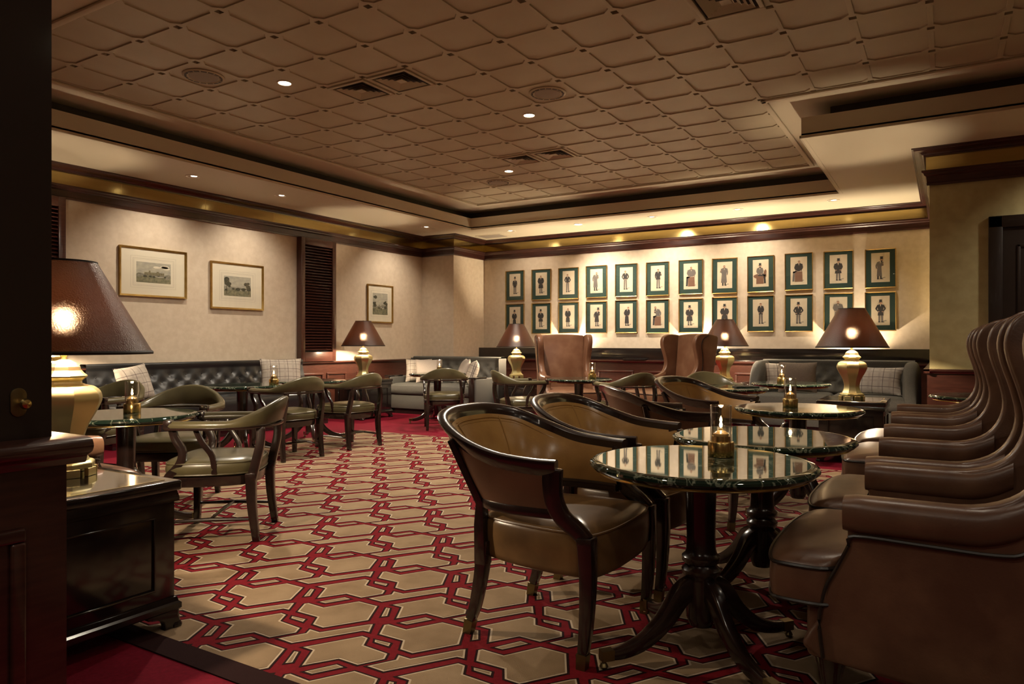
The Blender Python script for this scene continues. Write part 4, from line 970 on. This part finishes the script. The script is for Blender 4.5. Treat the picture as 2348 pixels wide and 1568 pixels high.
def figure(ps):                          # a generic gentleman on a unit sheet 1 wide, 2 high, centred
    hat, coat, seat, fc, lean, arms, bulk, brown = ps; m = MB()
    K = lambda k: setattr(m, 'k', k)
    zt = .72 if not hat else .60; base = -.85; hh = zt-base; sc = 1.0
    if seat == 3: base = -.85
    cx = -.02; sh = zt-.20; hip = sh-hh*.34*(1.3 if seat == 3 else 1); bw = .155*bulk
    K(4); flat(m, [(cx+.05, base+.03), (cx+.34, base+.10), (cx+.30, base+.17), (cx+.02, base+.09)], -.0004)      # ground shadow
    body = 1 if brown else 0
    K(1 if not brown else 0)
    if seat == 0:                        # legs
        for s in (-1, 1):
            x0 = cx+s*.06; flat(m, [(x0-.055, hip+.05), (x0+.055, hip+.05), (x0+.05+s*.02, base+.06), (x0-.045+s*.02, base+.06)], -.0008)
            K(0); flat(m, [(x0-.05+s*.02, base+.07), (x0+.05+s*.02, base+.07), (x0+.11+s*.05+.03*fc, base), (x0-.05+s*.02, base)], -.0010); K(1 if not brown else 0)
    elif seat in (1, 2):                 # sitting: thighs forward, shins down, block of a seat
        d = -1 if fc < 0 else 1
        K(2); flat(m, [(cx-.24, base+.02), (cx+.24, base+.02), (cx+.22, hip-.05), (cx-.22, hip-.05)], -.0006)
        if seat == 2: flat(m, ell(cx+.0, hip-.14, .42, .20), -.0007)
        K(1 if not brown else 0)
        flat(m, [(cx-.14, hip+.08), (cx+.14, hip+.08), (cx+d*.34, hip-.02), (cx+d*.34, hip-.16), (cx-.12, hip-.12)], -.0009)
        flat(m, [(cx+d*.34, hip-.02), (cx+d*.22, hip-.05), (cx+d*.26, base+.05), (cx+d*.38, base+.05)], -.0009)
    if seat == 2: K(2); flat(m, [(cx+.18, hip-.1), (cx+.40, hip-.1), (cx+.42, hip+.25), (cx+.36, hip+.40), (cx+.28, hip+.28)], -.0007)
    K(body)
    cl = sh-hh*coat if seat == 0 else hip-.02
    if seat == 3: cl = base+.30
    flat(m, [(cx-bw*.55+lean, sh+.05), (cx+bw*.55+lean, sh+.05), (cx+bw*1.12+lean, sh-.03), (cx+bw*1.05, sh-hh*.2), (cx+bw*.88, hip+.1), (cx+bw*1.15, cl), (cx-bw*1.15, cl), (cx-bw*.88, hip+.1), (cx-bw*1.05, sh-hh*.2), (cx-bw*1.12+lean, sh-.03)], -.0012)
    for s in (-1, 1):                    # arms
        e = (cx+s*(bw*1.12+.10 if arms == 2 else bw*1.12+.04), sh-hh*.19); hnd = (cx+s*(bw*.7 if arms in (2, 1) else bw*1.2), sh-hh*.33)
        if arms == 3 and s == (1 if fc >= 0 else -1): hnd = (cx+s*.20, sh-hh*.12)
        a = (cx+s*bw*.95+lean, sh)
        for (p, q, wd) in ((a, e, .045), (e, hnd, .038)):
            dx, dz = q[0]-p[0], q[1]-p[1]; l = math.hypot(dx, dz)+1e-6; nx, nz = -dz/l*wd, dx/l*wd
            flat(m, [(p[0]+nx, p[1]+nz), (q[0]+nx, q[1]+nz), (q[0]-nx, q[1]-nz), (p[0]-nx, p[1]-nz)], -.0014)
        K(3); flat(m, ell(hnd[0], hnd[1], .034, .04, 8), -.0015); K(body)
    K(5); flat(m, [(cx-.035+lean, sh+.05), (cx+.035+lean, sh+.05), (cx+.0+lean, sh-.14)], -.0016)
    hx = cx+lean*2+fc*.03; K(3); flat(m, ell(hx, sh+.135, .075, .095), -.0016)
    K(2 if not hat else 0); flat(m, [(hx-.078, sh+.15), (hx-.06, sh+.235), (hx+.02, sh+.25), (hx+.072, sh+.20), (hx+.04, sh+.195), (hx-.04, sh+.19)], -.0018)
    if brown: flat(m, [(hx-.06, sh+.10), (hx+.06, sh+.10), (hx+.03, sh+.0), (hx-.03, sh+.0)], -.0018)
    if hat: K(0); flat(m, [(hx-.115, sh+.20), (hx+.115, sh+.20), (hx+.115, sh+.222), (hx+.072, sh+.226), (hx+.08, sh+.39), (hx-.08, sh+.39), (hx-.072, sh+.226), (hx-.115, sh+.222)], -.0020)
    return m
FIGM = ['ink_dark', 'ink_grey', 'ink_brown', 'skin_ink', 'ink_line', 'paper']
# column edges and row heights read off the print wall
COLS = [(1158, 1202), (1217, 1264), (1279, 1327), (1342, 1392), (1409, 1462), (1480, 1535), (1554, 1613), (1632, 1691), (1713, 1775), (1799, 1864), (1888, 1957), (1983, 2055)]
yf = YW-.03
ord_ = ['first', 'second', 'third', 'fourth', 'fifth', 'sixth', 'seventh', 'eighth', 'ninth', 'tenth', 'eleventh', 'twelfth']
desc = ['man with hat in a dark suit', 'broad man in a dark coat', 'man with hands on hips', 'man in a long brown coat', 'man with bent arms', 'man with one hand raised', 'seated man in brown', 'bearded man in a long brown coat', 'rider in a hat on a horse', 'man seated on a chair', 'man with hat and dark coat', 'man with hat and long brown coat',
        'half figure in a top hat', 'stout man in a top hat', 'bare-headed man in a long dark coat', 'stooping man in a hat', 'man in a very long dark coat', 'crouched man in brown', 'man in a top hat and wide dark coat', 'stout half figure in a top hat', 'slim bare-headed man', 'man with cap and bent arms', 'half figure in brown', 'man in a top hat with elbows out']
zs_top = (1.865, 1.395+.0)               # centres of the rows, set below
ptop = []; 
for k, (a, b) in enumerate(COLS):
    xa, xb = on_y(a+1, yf), on_y(b-1, yf)
    xc = (xa+xb)/2; ptop.append(xc)
PW = sum(on_y(b-1, yf)-on_y(a+1, yf) for a, b in COLS)/12; PH = .535
for r in range(2):
    for k, xc in enumerate(ptop):
        zc = (2.125 if r == 0 else 1.530)+random.uniform(-.006, .006); idx = r*12+k
        t = thing('framed_print', 'gilt-framed print, %s, %s from pillar, %s row' % (desc[idx], ord_[k], 'upper' if r == 0 else 'lower'), 'picture', (xc, YW-.004, zc), 0, 'green-matted prints on the back wall')
        t.rotation_euler = (0, random.uniform(-.006, .006), 0)
        if idx == 0:
            F0 = frame_mesh(PW, PH, .011, .030).build('frame', 'gilt', t, sharp=30)
            m0 = MB().box(-PW/2+.012, PW/2-.012, -.012, -.002, -PH/2+.012, PH/2-.012).build('mount', 'mat_green', t)
            p0 = MB().box(-.113, .113, -.0128, -.0118, -.20+.012, .20+.012).build('paper', 'paper', t)
            g0 = MB(); flat(g0, [(-PW/2+.012, -PH/2+.012), (PW/2-.012, -PH/2+.012), (PW/2-.012, PH/2-.012), (-PW/2+.012, PH/2-.012)], -.0175); g0 = g0.build('glass_pane', 'pane', t, recalc=False)
        else:
            for q in (F0, m0, p0, g0): c = q.copy(); col.objects.link(c); c.parent = t
        fg = figure(POSES[idx]).build('printed_figure', FIGM, t); fg.scale = (.225, 1, .19); fg.location = (random.uniform(-.015, .015), -.0132, .012)
# three framed views on the left wall
def land(px0, px1, zc, w, h, iw, ih, lb, seed):
    rnd = random.Random(seed); X = XL+.02
    def on_x(px): u = (px-CXP)/FPX; return (FW[1]+u*RT[1])*X/(FW[0]+u*RT[0])
    yc = (on_x(px0)+on_x(px1))/2
    t = thing('framed_view', lb, 'picture', (XL+.004, yc, zc), PI/2, 'cream-matted views on the left wall')
    frame_mesh(w, h, .022, .034).build('frame', 'gilt', t, sharp=30)
    MB().box(-w/2+.015, w/2-.015, -.012, -.002, -h/2+.015, h/2-.015).build('mount', 'cream_mat', t)
    for gap, th in ((.065, .0012), (.04, .002), (.028, .001)):
        m = MB(); a, b = iw/2+gap, ih/2+gap
        for q in ((-a, a, b-th, b), (-a, a, -b, -b+th), (-a, -a+th, -b, b), (a-th, a, -b, b)): m.box(q[0], q[1], -.0126, -.0118, q[2], q[3])
        m.build('ruled_line', 'ink_line', t)
    m = MB(); a, b = iw/2, ih/2
    m.k = 0; flat(m, [(-a, -b), (a, -b), (a, b), (-a, b)], -.0128)
    m.k = 1; flat(m, [(-a, -b*.35)]+[(-a+2*a*k/16, -b*.2+b*.16*rnd.random()) for k in range(17)]+[(a, -b*.35)], -.0130)      # far hills
    m.k = 2; flat(m, [(-a, -b), (a, -b), (a, -b*.35), (a*.3, -b*.45), (-a*.2, -b*.3), (-a, -b*.4)], -.0132)
    for k in range(9):
        cx = rnd.uniform(-a*.9, a*.9); cw = rnd.uniform(.06, .18)*a; m.k = 3 if k % 3 else 1
        flat(m, ell(cx, -b*.35+rnd.uniform(-.1, .1)*b, cw, cw*.6, 9), -.0134-.0001*k)
    for s, n in ((-1, 9), (1, 5)):
        for k in range(n if seed != 1 else 0):
            m.k = 3; r = rnd.uniform(.09, .2)*a; flat(m, ell(max(-a+r, min(a-r, s*a*.78+rnd.uniform(-.2, .2)*a)), rnd.uniform(-.3, .72)*b if n == 9 else rnd.uniform(-.4, .4)*b, r, r*.7, 9), -.0145-.0001*k)
        if seed != 1: m.k = 3; flat(m, [(s*a*.80, -b*.8), (s*a*.84, -b*.8), (s*a*.82, b*.3), (s*a*.79, b*.3)], -.0156)
    if seed == 1:
        m.k = 4; flat(m, [(-a*.55, -b*.25), (a*.6, -b*.25), (a*.6, b*.02), (a*.3, b*.02), (a*.3, b*.14), (a*.15, b*.14), (a*.15, b*.02), (-a*.2, b*.02), (-a*.2, b*.2), (-a*.3, b*.2), (-a*.3, b*.02), (-a*.55, b*.02)], -.0146)
        for k in range(5): m.k = 5; flat(m, ell(rnd.uniform(-.1, .8)*a, rnd.uniform(.3, .75)*b, .22*a, .11*b, 10), -.0131)
    m.build('printed_view', ['sky_ink', 'hill_ink', 'ground_ink', 'tree_ink', 'stone_ink', 'cream_mat'], t)
    g = MB(); flat(g, [(-w/2+.015, -h/2+.015), (w/2-.015, -h/2+.015), (w/2-.015, h/2-.015), (-w/2+.015, h/2-.015)], -.0185); g.build('glass_pane', 'pane', t, recalc=False)
mat('sky_ink', (.42, .39, .30), .85, noise=((.30, .29, .24), 16, (1, 1, 2), .35, .7))
mat('hill_ink', (.17, .16, .12), .85, noise=((.26, .24, .18), 50, (1, 1, 1), .35, .7))
mat('ground_ink', (.12, .115, .07), .85, noise=((.24, .22, .13), 40, (1, 1, 1), .35, .7))
mat('tree_ink', (.035, .035, .022), .85, noise=((.10, .09, .05), 60, (1, 1, 1), .4, .7))
mat('stone_ink', (.22, .19, .11), .85, noise=((.10, .085, .05), 70, (1, 1, 1), .4, .7))
land(273, 427, 1.92, .82, .565, .42, .235, 'gilt framed view of a palace under clouds, nearest the doorway', 1)
land(481, 605, 1.84, .80, .60, .41, .255, 'gilt framed view of trees beside a wide plain, next to the louvred panel', 2)
land(833, 909, 1.74, .60, .62, .36, .35, 'gilt framed green-brown garden view between the louvred panel and the pillar', 3)
